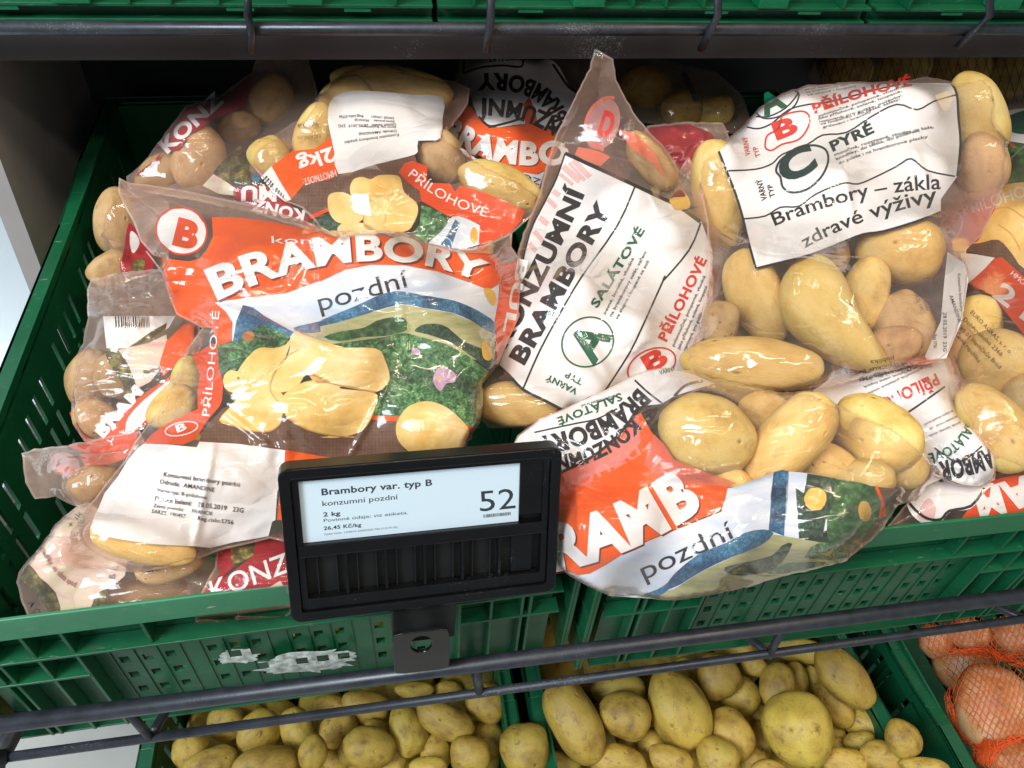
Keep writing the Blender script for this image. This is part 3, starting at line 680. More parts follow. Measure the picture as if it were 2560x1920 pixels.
def refine(v, f, step=0, pad=0):
    """cut a flat triangle mesh along the edges of the global lattice, so that all layers follow exactly the same facets"""
    v = np.asarray(v, float)
    def _ccw(q):
        p = v[list(q)]; return tuple(q) if (p[:, 0]*np.roll(p[:, 1], -1)-np.roll(p[:, 0], -1)*p[:, 1]).sum() > 0 else tuple(reversed(q))
    f = [_ccw(q) for q in f]
    x0, y0 = v.min(0); x1, y1 = v.max(0)
    i0 = math.floor(x0/LX)-1; i1 = math.ceil(x1/LX)+1; j0 = math.floor(y0/LY)-1; j1 = math.ceil(y1/LY)+1
    ni = i1-i0+1; nj = j1-j0+1; nv = len(v)
    G = [Vector(lat(i, j)) for j in range(j0, j1+1) for i in range(i0, i1+1)]
    # lattice nodes near the shape
    gx = np.array([g.x for g in G]).reshape(nj, ni); gy = np.array([g.y for g in G]).reshape(nj, ni)
    near = np.zeros((nj, ni), bool)
    T3 = v[np.array([q[:3] for q in f])] if all(len(q) == 3 for q in f) else np.array([[v[q].min(0), v[q].max(0), v[q].mean(0)] for q in map(list, f)])
    lo = T3.min(1); hi = T3.max(1)
    ja = np.floor(lo[:, 1]/LY).astype(int)-j0; jb = np.ceil(hi[:, 1]/LY).astype(int)-j0
    ia = np.floor((lo[:, 0]-LX/2)/LX).astype(int)-i0; ib = np.ceil(hi[:, 0]/LX).astype(int)-i0
    for k in range(len(lo)): near[max(0, ja[k]):jb[k]+1, max(0, ia[k]):ib[k]+1] = True
    idx = -np.ones((nj, ni), int); c = nv; P = [Vector(p) for p in v]
    for j in range(nj):
        for i in range(ni):
            if near[j, i]: idx[j, i] = c; c += 1; P.append(G[j*ni+i])
    E_ = []
    for j in range(nj):
        o = 0 if (j+j0) % 2 else -1            # the two upper neighbours of a node
        for i in range(ni):
            a_ = idx[j, i]
            if a_ < 0: continue
            if i+1 < ni and idx[j, i+1] >= 0: E_.append((int(a_), int(idx[j, i+1])))
            if j+1 < nj:
                for d in (o, o+1):
                    if 0 <= i+d < ni and idx[j+1, i+d] >= 0: E_.append((int(a_), int(idx[j+1, i+d])))
    rr = geometry.delaunay_2d_cdt(P, E_, [tuple(map(int, q)) for q in f], 0, 1e-5)
    vv = np.array([[p[0], p[1]] for p in rr[0]]); ff = [tuple(q) for q, o in zip(rr[2], rr[5]) if len(o)]
    def area(V_, F_): return sum(abs((V_[list(q)][:, 0]*np.roll(V_[list(q)][:, 1], -1)-np.roll(V_[list(q)][:, 0], -1)*V_[list(q)][:, 1]).sum())/2 for q in F_)
    ar0 = area(v, f); ar1 = area(vv, ff)
    if ar1 > 1.02*ar0+0.5 or ar1 < 0.985*ar0-0.5:      # face bookkeeping failed: keep the faces whose centre is in the shape
        ff = [tuple(q) for q in rr[2]]
        A_ = np.array([v[list(q[:3])] for q in f]); C_ = np.array([vv[list(q)].mean(0) for q in ff])
        hit = np.zeros(len(C_), bool)
        for t in A_:
            d = [(t[(k+1) % 3]-t[k]) for k in range(3)]
            sg = np.array([d[k][0]*(C_[:, 1]-t[k][1])-d[k][1]*(C_[:, 0]-t[k][0]) for k in range(3)])
            hit |= (sg >= 0).all(0) | (sg <= 0).all(0)
        ff = [q for q, h in zip(ff, hit) if h]
    used = sorted({i for q in ff for i in q}); mp = {o: i for i, o in enumerate(used)}
    return vv[used], [tuple(mp[i] for i in q) for q in ff]
def pl_sample(field, x0, y0, x, y):
    """value of the facetted (lattice) surface at any point"""
    x = np.asarray(x, float); y = np.asarray(y, float)
    j = np.floor(y/LY).astype(int); ty = y/LY-j
    sh0 = np.where(j % 2 == 0, 0.0, 0.5); sh1 = 0.5-sh0
    a = x/LX-sh0; i0_ = np.floor(a).astype(int); u0 = a-i0_
    b_ = x/LX-sh1; i1_ = np.floor(b_).astype(int); u1 = b_-i1_
    def val(i, jj): return bil(field, x0, y0, i*LX+np.where(jj % 2 == 0, 0.0, 0.5*LX), jj*LY)
    # barycentric: the strip j..j+1 is a zigzag; find whether the point is in a triangle standing on the lower or the upper row
    # triangle with two nodes in row j (i0, i0+1) and apex in row j+1 between them
    ap = np.where(j % 2 == 0, i0_, i0_+1)
    w2 = ty; w1 = u0-0.5*ty; w0_ = 1-w1-w2
    inn = (w0_ >= -1e-9) & (w1 >= -1e-9)
    r1 = w0_*val(i0_, j)+w1*val(i0_+1, j)+w2*val(ap, j+1)
    # triangle with two nodes in row j+1 (i1, i1+1) and apex in row j
    ap2 = np.where((j+1) % 2 == 0, i1_, i1_+1); t2 = 1-ty
    v1 = u1-0.5*t2; v0 = 1-v1-t2
    r2 = v0*val(i1_, j+1)+v1*val(i1_+1, j+1)+t2*val(ap2, j)
    return np.where(inn, r1, r2)

# ================================================================== a sheet of bag film lying over its potatoes
GS = 5.0                                     # field resolution, pixels
HX0, HY0 = -400, -300
HN, HM = int((2560+900)/GS), int((1920+700)/GS)
HEAP = np.zeros((HN, HM)) + 1.0/1.15          # 1/depth of the heap built so far
def bil(A, x0, y0, x, y):
    gx = np.clip((np.asarray(x, float)-x0)/GS, 0, A.shape[0]-1.001); gy = np.clip((np.asarray(y, float)-y0)/GS, 0, A.shape[1]-1.001)
    i = gx.astype(int); j = gy.astype(int); u = gx-i; v = gy-j
    return A[i, j]*(1-u)*(1-v)+A[i+1, j]*u*(1-v)+A[i, j+1]*(1-u)*v+A[i+1, j+1]*u*v
def tps(anch, X, Y):
    A = np.array([a[:2] for a in anch], float)/500; n = len(A)
    w = 1.0/np.array([s_at_z(a[0], a[1], a[2]) for a in anch])
    def U(r2): return np.where(r2 > 0, r2*np.log(r2+1e-12), 0)
    if n <= 3:
        M = np.c_[np.ones(n), A]; c = np.linalg.lstsq(M, w, rcond=None)[0]; return c[0]+c[1]*X/500+c[2]*Y/500
    K = U(((A[:, None]-A[None])**2).sum(-1)) + np.eye(n)*0.02; P = np.c_[np.ones(n), A]
    S = np.zeros((n+3, n+3)); S[:n, :n] = K; S[:n, n:] = P; S[n:, :n] = P.T
    c = np.linalg.solve(S, np.r_[w, 0, 0, 0])
    r = c[n]+c[n+1]*X/500+c[n+2]*Y/500
    for i in range(n): r = r+c[i]*U((X/500-A[i, 0])**2+(Y/500-A[i, 1])**2)
    return r

POTS = []
_pm = {}
def potato_mesh(kind, mat):
    if (kind, mat) in _pm: return _pm[(kind, mat)]
    bm = bmesh.new(); bmesh.ops.create_icosphere(bm, subdivisions=4, radius=1.0)
    rs = random.Random(kind*7+3); o = Vector((rs.uniform(0, 50), rs.uniform(0, 50), rs.uniform(0, 50)))
    bend = rs.uniform(-0.16, 0.16); tap = rs.uniform(-0.14, 0.14); flat = rs.uniform(2.0, 2.5)
    if kind == 20: bend, tap = -0.32, -0.36
    if kind == 21: bend, tap = 0.22, 0.2
    for v in bm.verts:
        c = v.co.copy(); n = mnoise.noise(c*0.9+o)*0.13 + mnoise.noise(c*2.0+o)*0.045 + mnoise.noise(c*5.0+o)*0.010
        r = (abs(c.x)**flat+abs(c.y)**flat+abs(c.z)**flat)**(-1/flat)
        c = c*(r*(1+n)); c.y *= 1+tap*c.x; c.z *= 1+tap*c.x*0.6; c.y += bend*(c.x*c.x-0.35)
        for k in range(2):
            e = Vector((rs.random()-.5, 0, 0))
        v.co = c
    xs = [v.co.x for v in bm.verts]; ys = [v.co.y for v in bm.verts]; zs = [v.co.z for v in bm.verts]
    for v in bm.verts:
        v.co.x = (v.co.x-min(xs))/(max(xs)-min(xs))*2-1; v.co.y = (v.co.y-min(ys))/(max(ys)-min(ys))*2-1; v.co.z = (v.co.z-min(zs))/(max(zs)-min(zs))*2-1
    me = bpy.data.meshes.new('potato'); bm.to_mesh(me); bm.free(); me.materials.append(MATS[mat]); me.shade_smooth()
    _pm[(kind, mat)] = me; return me
def place_ball(name, cx, cy, rx, ry, ang, s, depth_k, kind, mat, label, cat, group):
    """ellipsoid seen as the given ellipse; s = depth of its centre; ang: image rotation, degrees, clockwise"""
    d = ray(cx, cy); c = CAM + d*s; u = d/np.linalg.norm(d); k = s/F
    right = XC*0 + np.array([XC[0], YC[0], ZC[0]]); down = np.array([XC[1], YC[1], ZC[1]])
    a = math.radians(ang); ex_ = right*math.cos(a)+down*math.sin(a); ex_ -= ex_.dot(u)*u; ex_ /= np.linalg.norm(ex_)
    ey_ = np.cross(u, ex_); sc = 1/math.hypot(1, math.hypot((cx-CX)/F, (cy-CY)/F))
    sc = 1.0 + (1/sc-1)*0.35
    R = Matrix((ex_, ey_, u)).transposed().to_4x4()
    o = bpy.data.objects.new(name, potato_mesh(kind, mat)); COL.objects.link(o)
    dz = min(rx, ry)*k*depth_k
    o.matrix_world = Matrix.Translation(Vector(c)) @ R @ Matrix.Diagonal((rx*k*sc, ry*k*sc, dz, 1))
    tag(o, label, cat, group); return o

def ball_axes(cx, cy, ang):
    u = ray(cx, cy); un = u/np.linalg.norm(u); a = math.radians(ang)
    R_ = np.array([XC[0], YC[0], ZC[0]]); D_ = np.array([XC[1], YC[1], ZC[1]])
    e1 = R_*math.cos(a)+D_*math.sin(a); e1 = e1-e1.dot(un)*un; e1 /= np.linalg.norm(e1)
    return np.array([e1, np.cross(un, e1), un]), u
def ball_w(X, Y, cx, cy, rx, ry, ang, sc, dk, grow=1.10, add=0.0024):
    """1/depth of the front of the ellipsoid for every ray (0 where it is missed)"""
    U_, u = ball_axes(cx, cy, ang); k = sc/F; ax = np.array([rx*k, ry*k, min(rx, ry)*k*dk])*grow+add
    R = max(rx, ry)*1.35+20; sel = (np.abs(X-cx) < R) & (np.abs(Y-cy) < R); out = np.zeros_like(X)
    D = ray(X[sel], Y[sel]); o_ = (-u*sc) @ U_.T/ax; d_ = D @ U_.T/ax
    A_ = (d_**2).sum(1); B_ = 2*d_@o_; C_ = (o_**2).sum()-1; Q = B_*B_-4*A_*C_
    out[sel] = np.where(Q > 0, 2*A_/(-B_-np.sqrt(np.maximum(Q, 0))), 0); return out

class Bag:
    def __init__(s, name, label, outline, anchors, bumps=(), pots=(), wr=1.0, wr_scale=1.0, wr_dir=30, seed=1, relax=260, creases=(), group='plastic bags of potatoes', thick=0.020, film='film', fine=(), jagged=1.5, cat='bag', dome=0.010, clip_heap=True, step=11, overhang=False):
        s.out = outline if not jagged else jag(outline, jagged, seed); s.seed = seed; s.step = step
        P = np.array(s.out); m = 30
        s.x0 = math.floor((P[:, 0].min()-m-HX0)/GS)*GS+HX0; s.y0 = math.floor((P[:, 1].min()-m-HY0)/GS)*GS+HY0
        nx = int((P[:, 0].max()+m-s.x0)/GS)+1; ny = int((P[:, 1].max()+m-s.y0)/GS)+1
        X, Y = np.meshgrid(s.x0+np.arange(nx)*GS, s.y0+np.arange(ny)*GS, indexing='ij')
        ins = inside(s.out, X, Y); w0 = tps(anchors, X, Y)
        ix = int(round((s.x0-HX0)/GS)); iy = int(round((s.y0-HY0)/GS)); sl = (slice(ix, ix+nx), slice(iy, iy+ny))
        H = HEAP[sl]
        # distance from the outline, in field cells
        dist = np.zeros_like(w0); cur = ins.copy()
        for k in range(40):
            dist += cur; e = cur.copy(); e[1:] &= cur[:-1]; e[:-1] &= cur[1:]; e[:, 1:] &= cur[:, :-1]; e[:, :-1] &= cur[:, 1:]; cur = e
        dm = np.clip(dist/18, 0, 1)
        s_base = 1/w0
        back = 1/(s_base+0.001+thick*dm)
        if clip_heap: back = np.maximum(back, 1/(1/H-0.0015))
        obs = np.maximum(back+0.004, 1/(s_base-dome*np.sin(dm*math.pi/2)))
        s.potdata = []
        pots = [(q[0], q[1], q[2]*1.07, q[3]*1.09, *q[4:]) for q in pots]
        for q in list(pots)+list(bumps):
            cx, cy, rx, ry, ang, prot = q[:6]
            sb = 1/float(bil(w0, s.x0, s.y0, cx, cy)); k = sb/F; cz = 0.85*min(rx, ry)*k
            sc = sb-prot+cz; cz = 0.85*min(rx, ry)*sc/F
            if not overhang:
                sw = (0.0065-CAM[1])/ray(cx, cy+ry*.6)[1]
                if CAM[2]+ray(cx, cy+ry*.6)[2]*sw < 0.004: sc = max(sc, sw+cz+.004)
            f = ball_w(X, Y, cx, cy, rx, ry, ang, sc, 0.85)
            obs = np.maximum(obs, f); s.potdata.append((q, sc))
        w = np.where(ins, obs, np.maximum(w0, np.where(ins, 0, w0)))
        bnd = np.where(ins, 0, w0)
        if clip_heap: bnd = np.maximum(bnd, np.where(ins, 0, np.minimum(1/(1/H-0.0022), 1/(s_base-0.03))))
        w = np.where(ins, w, bnd)
        for it in range(relax):
            av = w.copy(); av[1:-1, 1:-1] = (w[:-2, 1:-1]+w[2:, 1:-1]+w[1:-1, :-2]+w[1:-1, 2:])*0.25
            w = np.where(ins, np.maximum(av, obs), bnd)
        for it in range(2):
            av = w.copy(); av[1:-1, 1:-1] = (w[:-2, 1:-1]+w[2:, 1:-1]+w[1:-1, :-2]+w[1:-1, 2:])*0.25; w = av
        # wrinkles: sharp ridges along a main direction, finer crinkles near the seams
        a = math.radians(wr_dir); U = (X*math.cos(a)+Y*math.sin(a)); V = (-X*math.sin(a)+Y*math.cos(a))
        q = 1/wr_scale
        wx = vnoise(X/170, Y/170, seed+9)*70; wy = vnoise(X/170+31, Y/170+7, seed+10)*70
        n1 = vnoise((U+wx)/(330)*q, (V+wy*1.6)/105*q, seed); n2 = vnoise((U-wy)/140*q, (V+wx*1.5)/55*q+5, seed+1); n3 = vnoise((X+wy)/42*q, (Y+wx)/42*q+9, seed+2)
        g = np.clip(vnoise(X/220, Y/220, seed+4)*0.6+0.55, 0.1, 1)
        ab = lambda n: np.sqrt(n*n+0.0016)
        rid = (0.0017*(0.45-ab(n1)) + 0.0009*(0.45-ab(n2))*g*g + 0.00035*(0.4-ab(n3))*g)*wr
        edge = np.exp(-dist/5.0)
        n4 = vnoise((X+wx*.3)/24, (Y+wy*.3)/24, seed+5); n5 = vnoise(X/13, Y/13, seed+6)
        rid = rid + edge*wr*(0.0022*(0.4-np.abs(n4)) + 0.0006*n5)
        for (ex0, ey0, er, amp) in fine:       # strongly crumpled places
            gg = np.exp(-((X-ex0)**2+(Y-ey0)**2)/(er*er)); c1 = vnoise((X+wy)/30, (Y+wx)/30, seed+21); c2 = vnoise((X+wx)/15, (Y+wy)/15, seed+22)
            rid = rid + gg*amp*((0.45-np.abs(c1))+0.45*(0.4-np.abs(c2)))
        for cr in creases:                     # single folds
            (ax, ay), (bx_, by_), amp, wd = cr
            l2 = (bx_-ax)**2+(by_-ay)**2; t = np.clip(((X-ax)*(bx_-ax)+(Y-ay)*(by_-ay))/l2, 0, 1)
            dd = np.hypot(X-ax-t*(bx_-ax), Y-ay-t*(by_-ay)); rid = rid + amp*np.clip(1-dd/wd, 0, 1)*np.sin(np.clip(t*0.9+0.05, 0, 1)*math.pi)**0.5
        RY = ray(X, Y); swall = (0.0048-CAM[1])/RY[..., 1]; zwall = CAM[2]+RY[..., 2]*swall
        swall = np.where(zwall < -0.016, (0.0190-CAM[1])/RY[..., 1], swall)
        s.limit = np.where((zwall < 0.004) & (not overhang), swall, 0.0)
        rid = np.maximum(rid, -0.0005); rid = np.where(s.limit > 0, rid*0.5, rid)
        sd = 1/w - rid*np.clip(dist/3.0, 0.35, 1)
        w = 1/np.maximum(sd, s.limit)
        w = np.where(ins, w, 1/(1/bnd)); 
        av = w.copy(); av[1:-1, 1:-1] = w[1:-1, 1:-1]*0.6+(w[:-2, 1:-1]+w[2:, 1:-1]+w[1:-1, :-2]+w[1:-1, 2:])*0.1; w = av
        s.w = w; s.wb = np.minimum(back, w-0.002)
        HEAP[sl] = np.where(ins, np.maximum(H, w), H)
        ctr = P.mean(0); base = CAM+ray(*ctr)*(1/float(bil(s.wb, s.x0, s.y0, *ctr)))
        s.base = Vector(base)
        s.root = empty(name, base, label, cat, group)
        s.layer = 0
        s._sheet('film', s.out, film, 0.0, s.w)
        s._sheet('back_film', s.out, 'film_back', 0.0, s.wb)
        c_ = np.array(s.out).mean(0); s.stroke('seam', [tuple(c_+(np.array(q)-c_)*(1-3.5/max(20, np.hypot(*(np.array(q)-c_))))) for q in s.out], 4.5, 'film_edge_highlight' if film != 'film_dark' else 'film', 10.6, True, 0)  # seam ribbon, brighter than the film: edge highlights painted in
        for i, (q, sc) in enumerate(s.potdata[:len(pots)]):
            lab = q[6] if len(q) > 6 else None
            if lab: place_ball('potato', q[0], q[1], q[2], q[3], q[4], sc, 0.85, q[8] if len(q) > 8 else (seed*3+i) % 9, q[7] if len(q) > 7 else 'potato_washed', lab, 'potato', 'potatoes inside the bags')
    def pos(s, xy, off=0.0, field=None):
        fl = s.w if field is None else field
        d = 1/pl_sample(fl, s.x0, s.y0, xy[:, 0], xy[:, 1])+off
        return CAM+ray(xy[:, 0], xy[:, 1])*d[:, None]
    def spos(s, xy, field=None):
        fl = s.w if field is None else field
        d = 1/bil(fl, s.x0, s.y0, xy[:, 0], xy[:, 1]); return CAM+ray(xy[:, 0], xy[:, 1])*d[:, None]
    def _mesh(s, name, v2, faces, mat, off, field=None, label=None):
        p = s.pos(v2, off, field); e = 4.0
        a = s.spos(v2+[e, 0], field)-s.spos(v2-[e, 0], field); b = s.spos(v2+[0, e], field)-s.spos(v2-[0, e], field)
        nrm = np.cross(b, a); nrm /= np.linalg.norm(nrm, axis=1)[:, None]+1e-12
        flip = (nrm*(CAM-p)).sum(1) < 0; nrm[flip] *= -1
        # make every face look at the viewer
        F2 = []
        for f in faces:
            q = v2[list(f)]; ar = sum(q[i-1][0]*q[i][1]-q[i][0]*q[i-1][1] for i in range(len(f)))
            F2.append(tuple(f) if ar < 0 else tuple(reversed(f)))
        me = bpy.data.meshes.new(name); me.from_pydata((p-np.array(s.base)).tolist(), [], F2)
        me.materials.append(MATS[mat]); me.shade_smooth()
        uv = me.uv_layers.new(name='print'); li = np.zeros(len(me.loops), int); me.loops.foreach_get('vertex_index', li)
        uv.data.foreach_set('uv', (v2[li]/100.0*np.array([1, -1])).ravel().astype(np.float32))
        me.normals_split_custom_set_from_vertices(nrm.tolist())
        o = bpy.data.objects.new(name, me); COL.objects.link(o); o.parent = s.root
        if label: o['label'] = label
        return o
    def _sheet(s, name, out, mat, off, field):
        v, f = tessel([out]); v, f = refine(v, f, s.step); return s._mesh(name, v, f, mat, off, field)
    def _off(s, lay): return 0.00008+0.00009*(10-lay)
    def poly(s, name, pts, mat, lay=3, sm=4, label=None, step=11):
        pts = [p[:2] for p in pts]
        if sm: pts = smooth_ring(pts, sm)
        v, f = tessel([pts]); v, f = refine(v, f, step)
        return s._mesh(name, v, f, mat, s._off(lay), None, label)
    def stroke(s, name, pts, wd, mat, lay=6, closed=False, sm=6, label=None):
        s_ = s
        P = smooth_ring(pts, sm, closed) if sm else [tuple(p) for p in pts]; P = np.array(P)
        if closed: P = np.vstack([P, P[:1]])
        d = np.gradient(P, axis=0); 
        if closed: d[0] = d[-1] = P[1]-P[-2]
        d /= np.linalg.norm(d, axis=1)[:, None]+1e-9; n = np.c_[d[:, 1], -d[:, 0]]*wd/2
        v = np.vstack([P+n, P-n]); k = len(P); f = [t for i in range(k-1) for t in ((i, i+1, k+i+1), (i, k+i+1, k+i))]
        v, f = refine(v, f)
        return s._mesh(name, v, f, mat, s._off(lay), None, label)
    def ell(s, name, c, rx, ry, ang, mat, lay=4, label=None, wob=0.0):
        a = math.radians(ang); r = random.Random(int(c[0]))
        pts = []
        for k in range(28):
            t = 2*math.pi*k/28; j = 1+wob*r.uniform(-1, 1); x = rx*j*math.cos(t); y = ry*j*math.sin(t); pts.append((c[0]+x*math.cos(a)-y*math.sin(a), c[1]+x*math.sin(a)+y*math.cos(a)))
        return s.poly(name, pts, mat, lay, 0, label)
    def ring(s, c, rx, ry, ang, wd, mat, lay=6, label=None):
        a = math.radians(ang)
        pts = [(c[0]+rx*math.cos(t)*math.cos(a)-ry*math.sin(t)*math.sin(a), c[1]+rx*math.cos(t)*math.sin(a)+ry*math.sin(t)*math.cos(a)) for t in [2*math.pi*k/30 for k in range(30)]]
        return s.stroke('emblem_ring', pts, wd, mat, lay, True, 2, label)
    def text(s, body, p0, p1, h, mat='ink_black', lay=7, bold=0.0, mid=None, h1=None, shadow=None, lean=0.0, name='lettering', step=13, label=None):
        """baseline from p0 to p1 (optional bezier control), cap height h in pixels"""
        v, f = text_tris(body, bold, 2 if h < 24 else 4)
        if not len(v): return
        xa, xb = v[:, 0].min(), v[:, 0].max()
        p0 = np.array(p0[:2], float); p1 = np.array(p1[:2], float); m = np.array(mid[:2], float) if mid is not None else (p0+p1)/2
        h1 = h if h1 is None else h1
        def mp(v, dx=0, dy=0):
            t = (v[:, 0]-xa)/(xb-xa); T_ = t[:, None]
            B = (1-T_)**2*p0+2*(1-T_)*T_*m+T_**2*p1; D = 2*(1-T_)*(m-p0)+2*T_*(p1-m); D /= np.linalg.norm(D, axis=1)[:, None]
            up = np.c_[D[:, 1], -D[:, 0]]; hh = (h+(h1-h)*t)/CAPH
            return B+up*(v[:, 1]*hh)[:, None]+D*(v[:, 1]*hh*lean)[:, None]+np.array([dx, dy])
        if shadow:
            w, g = refine(mp(v, shadow[1], shadow[2]), f); s._mesh('lettering_shadow', w, g, shadow[0], s._off(lay-1), None)
        w = mp(v)
        if h >= 20: w, f = refine(w, f)
        return s._mesh(name, w, f, mat, s._off(lay if h >= 20 else 10.4), None, label)

# ================================================================== the heap of bags, lowest first
KT = 900/2133
def TP(tile, *qs):
    out = []
    for q in qs:
        (x, y), = T(tile, q[:2]); out.append((x, y, q[2]*KT, q[3]*KT, *q[4:]))
    return out
def p1(tile, x, y): return T(tile, (x, y))[0]
def H_(h): return h*KT
def J(*parts): return [q for p in parts for q in p]

# ---- dark netted potatoes at the back right
b = Bag('net_bag', 'dark netted bag of potatoes at the shaded back right, behind the white C bag',
    T('20', (900, 330), (1300, 300), (1700, 290), (2250, 280), (2300, 500), (2250, 700), (2000, 720), (1500, 700), (1100, 600), (850, 470)),
    [(*p1('20', 900, 320), .03), (*p1('20', 2250, 300), .04), (*p1('20', 1500, 690), .00), (*p1('20', 2250, 700), .01)], seed=51, film='film_dark',
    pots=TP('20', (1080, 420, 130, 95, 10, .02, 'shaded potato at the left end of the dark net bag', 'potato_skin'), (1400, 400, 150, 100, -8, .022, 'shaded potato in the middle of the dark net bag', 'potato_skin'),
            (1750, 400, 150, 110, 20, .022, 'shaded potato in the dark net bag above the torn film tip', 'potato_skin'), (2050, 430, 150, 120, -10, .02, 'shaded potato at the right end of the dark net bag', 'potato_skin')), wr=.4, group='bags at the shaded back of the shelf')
for k in range(26):
    x = 880+k*56
    b.stroke('net_cord', T('20', (x, 300), (x+120, 700)), 1.6, 'net_olive', 8, sm=8); b.stroke('net_cord', T('20', (x+100, 300), (x-20, 700)), 1.6, 'net_olive', 8, sm=8)

# ---- dark clear bag at the back, between the tall white bag and the C bag
b = Bag('potato_bag', 'shaded clear bag with dim potatoes, behind the tall tip of the white bag',
    T('10', (1550, 330), (1950, 330), (2350, 430), (2500, 560), (2560, 720), (2500, 800), (2100, 760), (1800, 700), (1560, 600)),
    [(*p1('10', 1550, 330), .04), (*p1('10', 2450, 430), .04), (*p1('10', 2100, 760), .01)], seed=52, film='film_dark', wr=1.0,
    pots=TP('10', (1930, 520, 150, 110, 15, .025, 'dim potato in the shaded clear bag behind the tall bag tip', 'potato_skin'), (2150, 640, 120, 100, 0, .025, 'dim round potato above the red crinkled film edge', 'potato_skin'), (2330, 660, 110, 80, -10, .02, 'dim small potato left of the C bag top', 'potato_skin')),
    fine=[(*p1('10', 2230, 480), 60, .005)], group='bags at the shaded back of the shelf')
b.text('B', p1('10', 1500, 400), p1('10', 1580, 405), 40, 'ink_red', 6, .03)
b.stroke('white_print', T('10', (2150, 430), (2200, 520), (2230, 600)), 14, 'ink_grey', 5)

# ---- far right bag with a green and white print
b = Bag('potato_bag', 'bag with white and green print at the far right edge, behind the C bag',
    T('20', (1900, 640), (2150, 600), (2400, 600), (2400, 1200), (2100, 1150), (1950, 900)),
    [(*p1('20', 1900, 640), .03), (*p1('20', 2400, 620), .04), (*p1('20', 2300, 1150), .02)], seed=53, group='bags at the shaded back of the shelf')
b.poly('printed_panel', T('20', (1930, 690), (2133, 640), (2380, 640), (2380, 850), (2100, 845), (1980, 800)), 'panel_white', 3)
b.poly('leaf_print', T('20', (2010, 720), (2080, 670), (2200, 650), (2300, 700), (2250, 780), (2080, 790)), 'ink_green', 5)
b.poly('field_print', T('20', (2000, 850), (2120, 855), (2300, 870), (2300, 1150), (2060, 1130)), 'print_leaves_bright', 4)
b.stroke('border_line', T('20', (2040, 840), (2090, 880), (2133, 920)), 6, 'ink_red', 6)

# ---- red bag under the far right corner
b = Bag('potato_bag', 'red bag with large white letter A, right end, lowest by the crate rim',
    T('21', (1320, 1700), (1440, 1560), (1600, 1380), (1960, 1320), (2133, 1300), (2400, 1300), (2400, 1640), (2133, 1690), (1700, 1760)),
    [(*p1('21', 1320, 1700), -.020), (*p1('21', 2400, 1640), -.020), (*p1('21', 1700, 1330), .0), (*p1('21', 2400, 1300), .0)], seed=54, wr=1.2)
b.poly('printed_panel', T('21', (1760, 1659), (1830, 1560), (1900, 1440), (2133, 1390), (2380, 1380), (2380, 1660), (1800, 1700)), 'ink_orange_red', 3)
b.poly('printed_panel', T('21', (1440, 1560), (1480, 1480), (1600, 1400), (1760, 1430), (1950, 1440), (1900, 1490), (1820, 1590), (1700, 1610), (1640, 1670), (1560, 1690), (1480, 1640)), 'panel_white', 4)
b.stroke('border_line', T('21', (1440, 1540), (1490, 1600), (1560, 1650), (1640, 1655), (1690, 1605), (1820, 1575), (1900, 1470)), 7, 'ink_black', 6, sm=3)
b.poly('pink_print', T('21', (1500, 1640), (1560, 1530), (1610, 1580), (1590, 1659)), 'ink_pink_sheer', 5)
b.text('AM', p1('21', 2150, 1400), p1('21', 1830, 1500), H_(170), 'ink_white', 6, .05)
# ---- white bag with upside-down lettering, right
b = Bag('potato_bag', 'white panel bag lying upside down at the right, partly under two clear bags',
    T('21', (860, 860), (1000, 800), (1450, 700), (1700, 660), (1800, 900), (1850, 1100), (1980, 1290), (1960, 1420), (1870, 1470), (1740, 1460), (1590, 1390), (1540, 1310), (1400, 1200), (1150, 1080), (900, 1000)),
    [(*p1('21', 860, 860), .022), (*p1('21', 1700, 660), .020), (*p1('21', 1980, 1290), .008), (*p1('21', 1740, 1460), .004)], seed=55, wr=1.3,
    bumps=TP('21', (1400, 950, 260, 150, 30, .022), (1750, 1250, 200, 130, 20, .020)), fine=[(*p1('21', 1800, 1350), 55, .005)])
b.poly('printed_panel', T('21', (880, 880), (1000, 830), (1450, 730), (1690, 700), (1740, 1000), (1850, 1130), (1965, 1290), (1940, 1410), (1870, 1455), (1740, 1440), (1610, 1370), (1550, 1290), (1450, 1170), (1350, 1100), (1150, 1020), (960, 950)), 'panel_white', 3)
b.stroke('border_line', T('21', (880, 890), (840, 880), (700, 935)), 8, 'ink_black', 6)
b.stroke('border_line', T('21', (1340, 1090), (1500, 985), (1665, 868)), 5, 'ink_black', 6)
b.stroke('border_line', T('21', (1600, 1230), (1720, 1310), (1800, 1290), (1885, 1220)), 4, 'ink_black', 6)
b.text('PŘÍLOHOVÉ', p1('21', 1610, 790), p1('21', 1180, 985), H_(72), 'ink_red', 7, .03)
for i, t in enumerate(('polomoučné, polopevné, vhodné', 'jako přílohové, solené, loupané,', 'restované, pro guláše, polévky,')):
    b.text(t, p1('21', 1530-30*i, 755-6*i), p1('21', 1205-25*i, 905-38*i), H_(16), 'ink_black', 7, .006)
b.text('SALÁTOVÉ', p1('21', 1790, 1080), p1('21', 1560, 1270), H_(60), 'ink_green', 7, .03, mid=p1('21', 1750, 1220))
for i, t in enumerate(('pevné, lojovité, vhodné', 'na bramborový salát, vaření', 've slupce i loupané se solí')):
    b.text(t, p1('21', 1755-22*i, 1075-35*i), p1('21', 1560-10*i, 1160-35*i), H_(16), 'ink_black', 7, .006)
b.text('BRAMBORY', p1('21', 2010, 1200), p1('21', 1560, 1330), H_(115), 'ink_black', 7, .05, mid=p1('21', 1830, 1290))
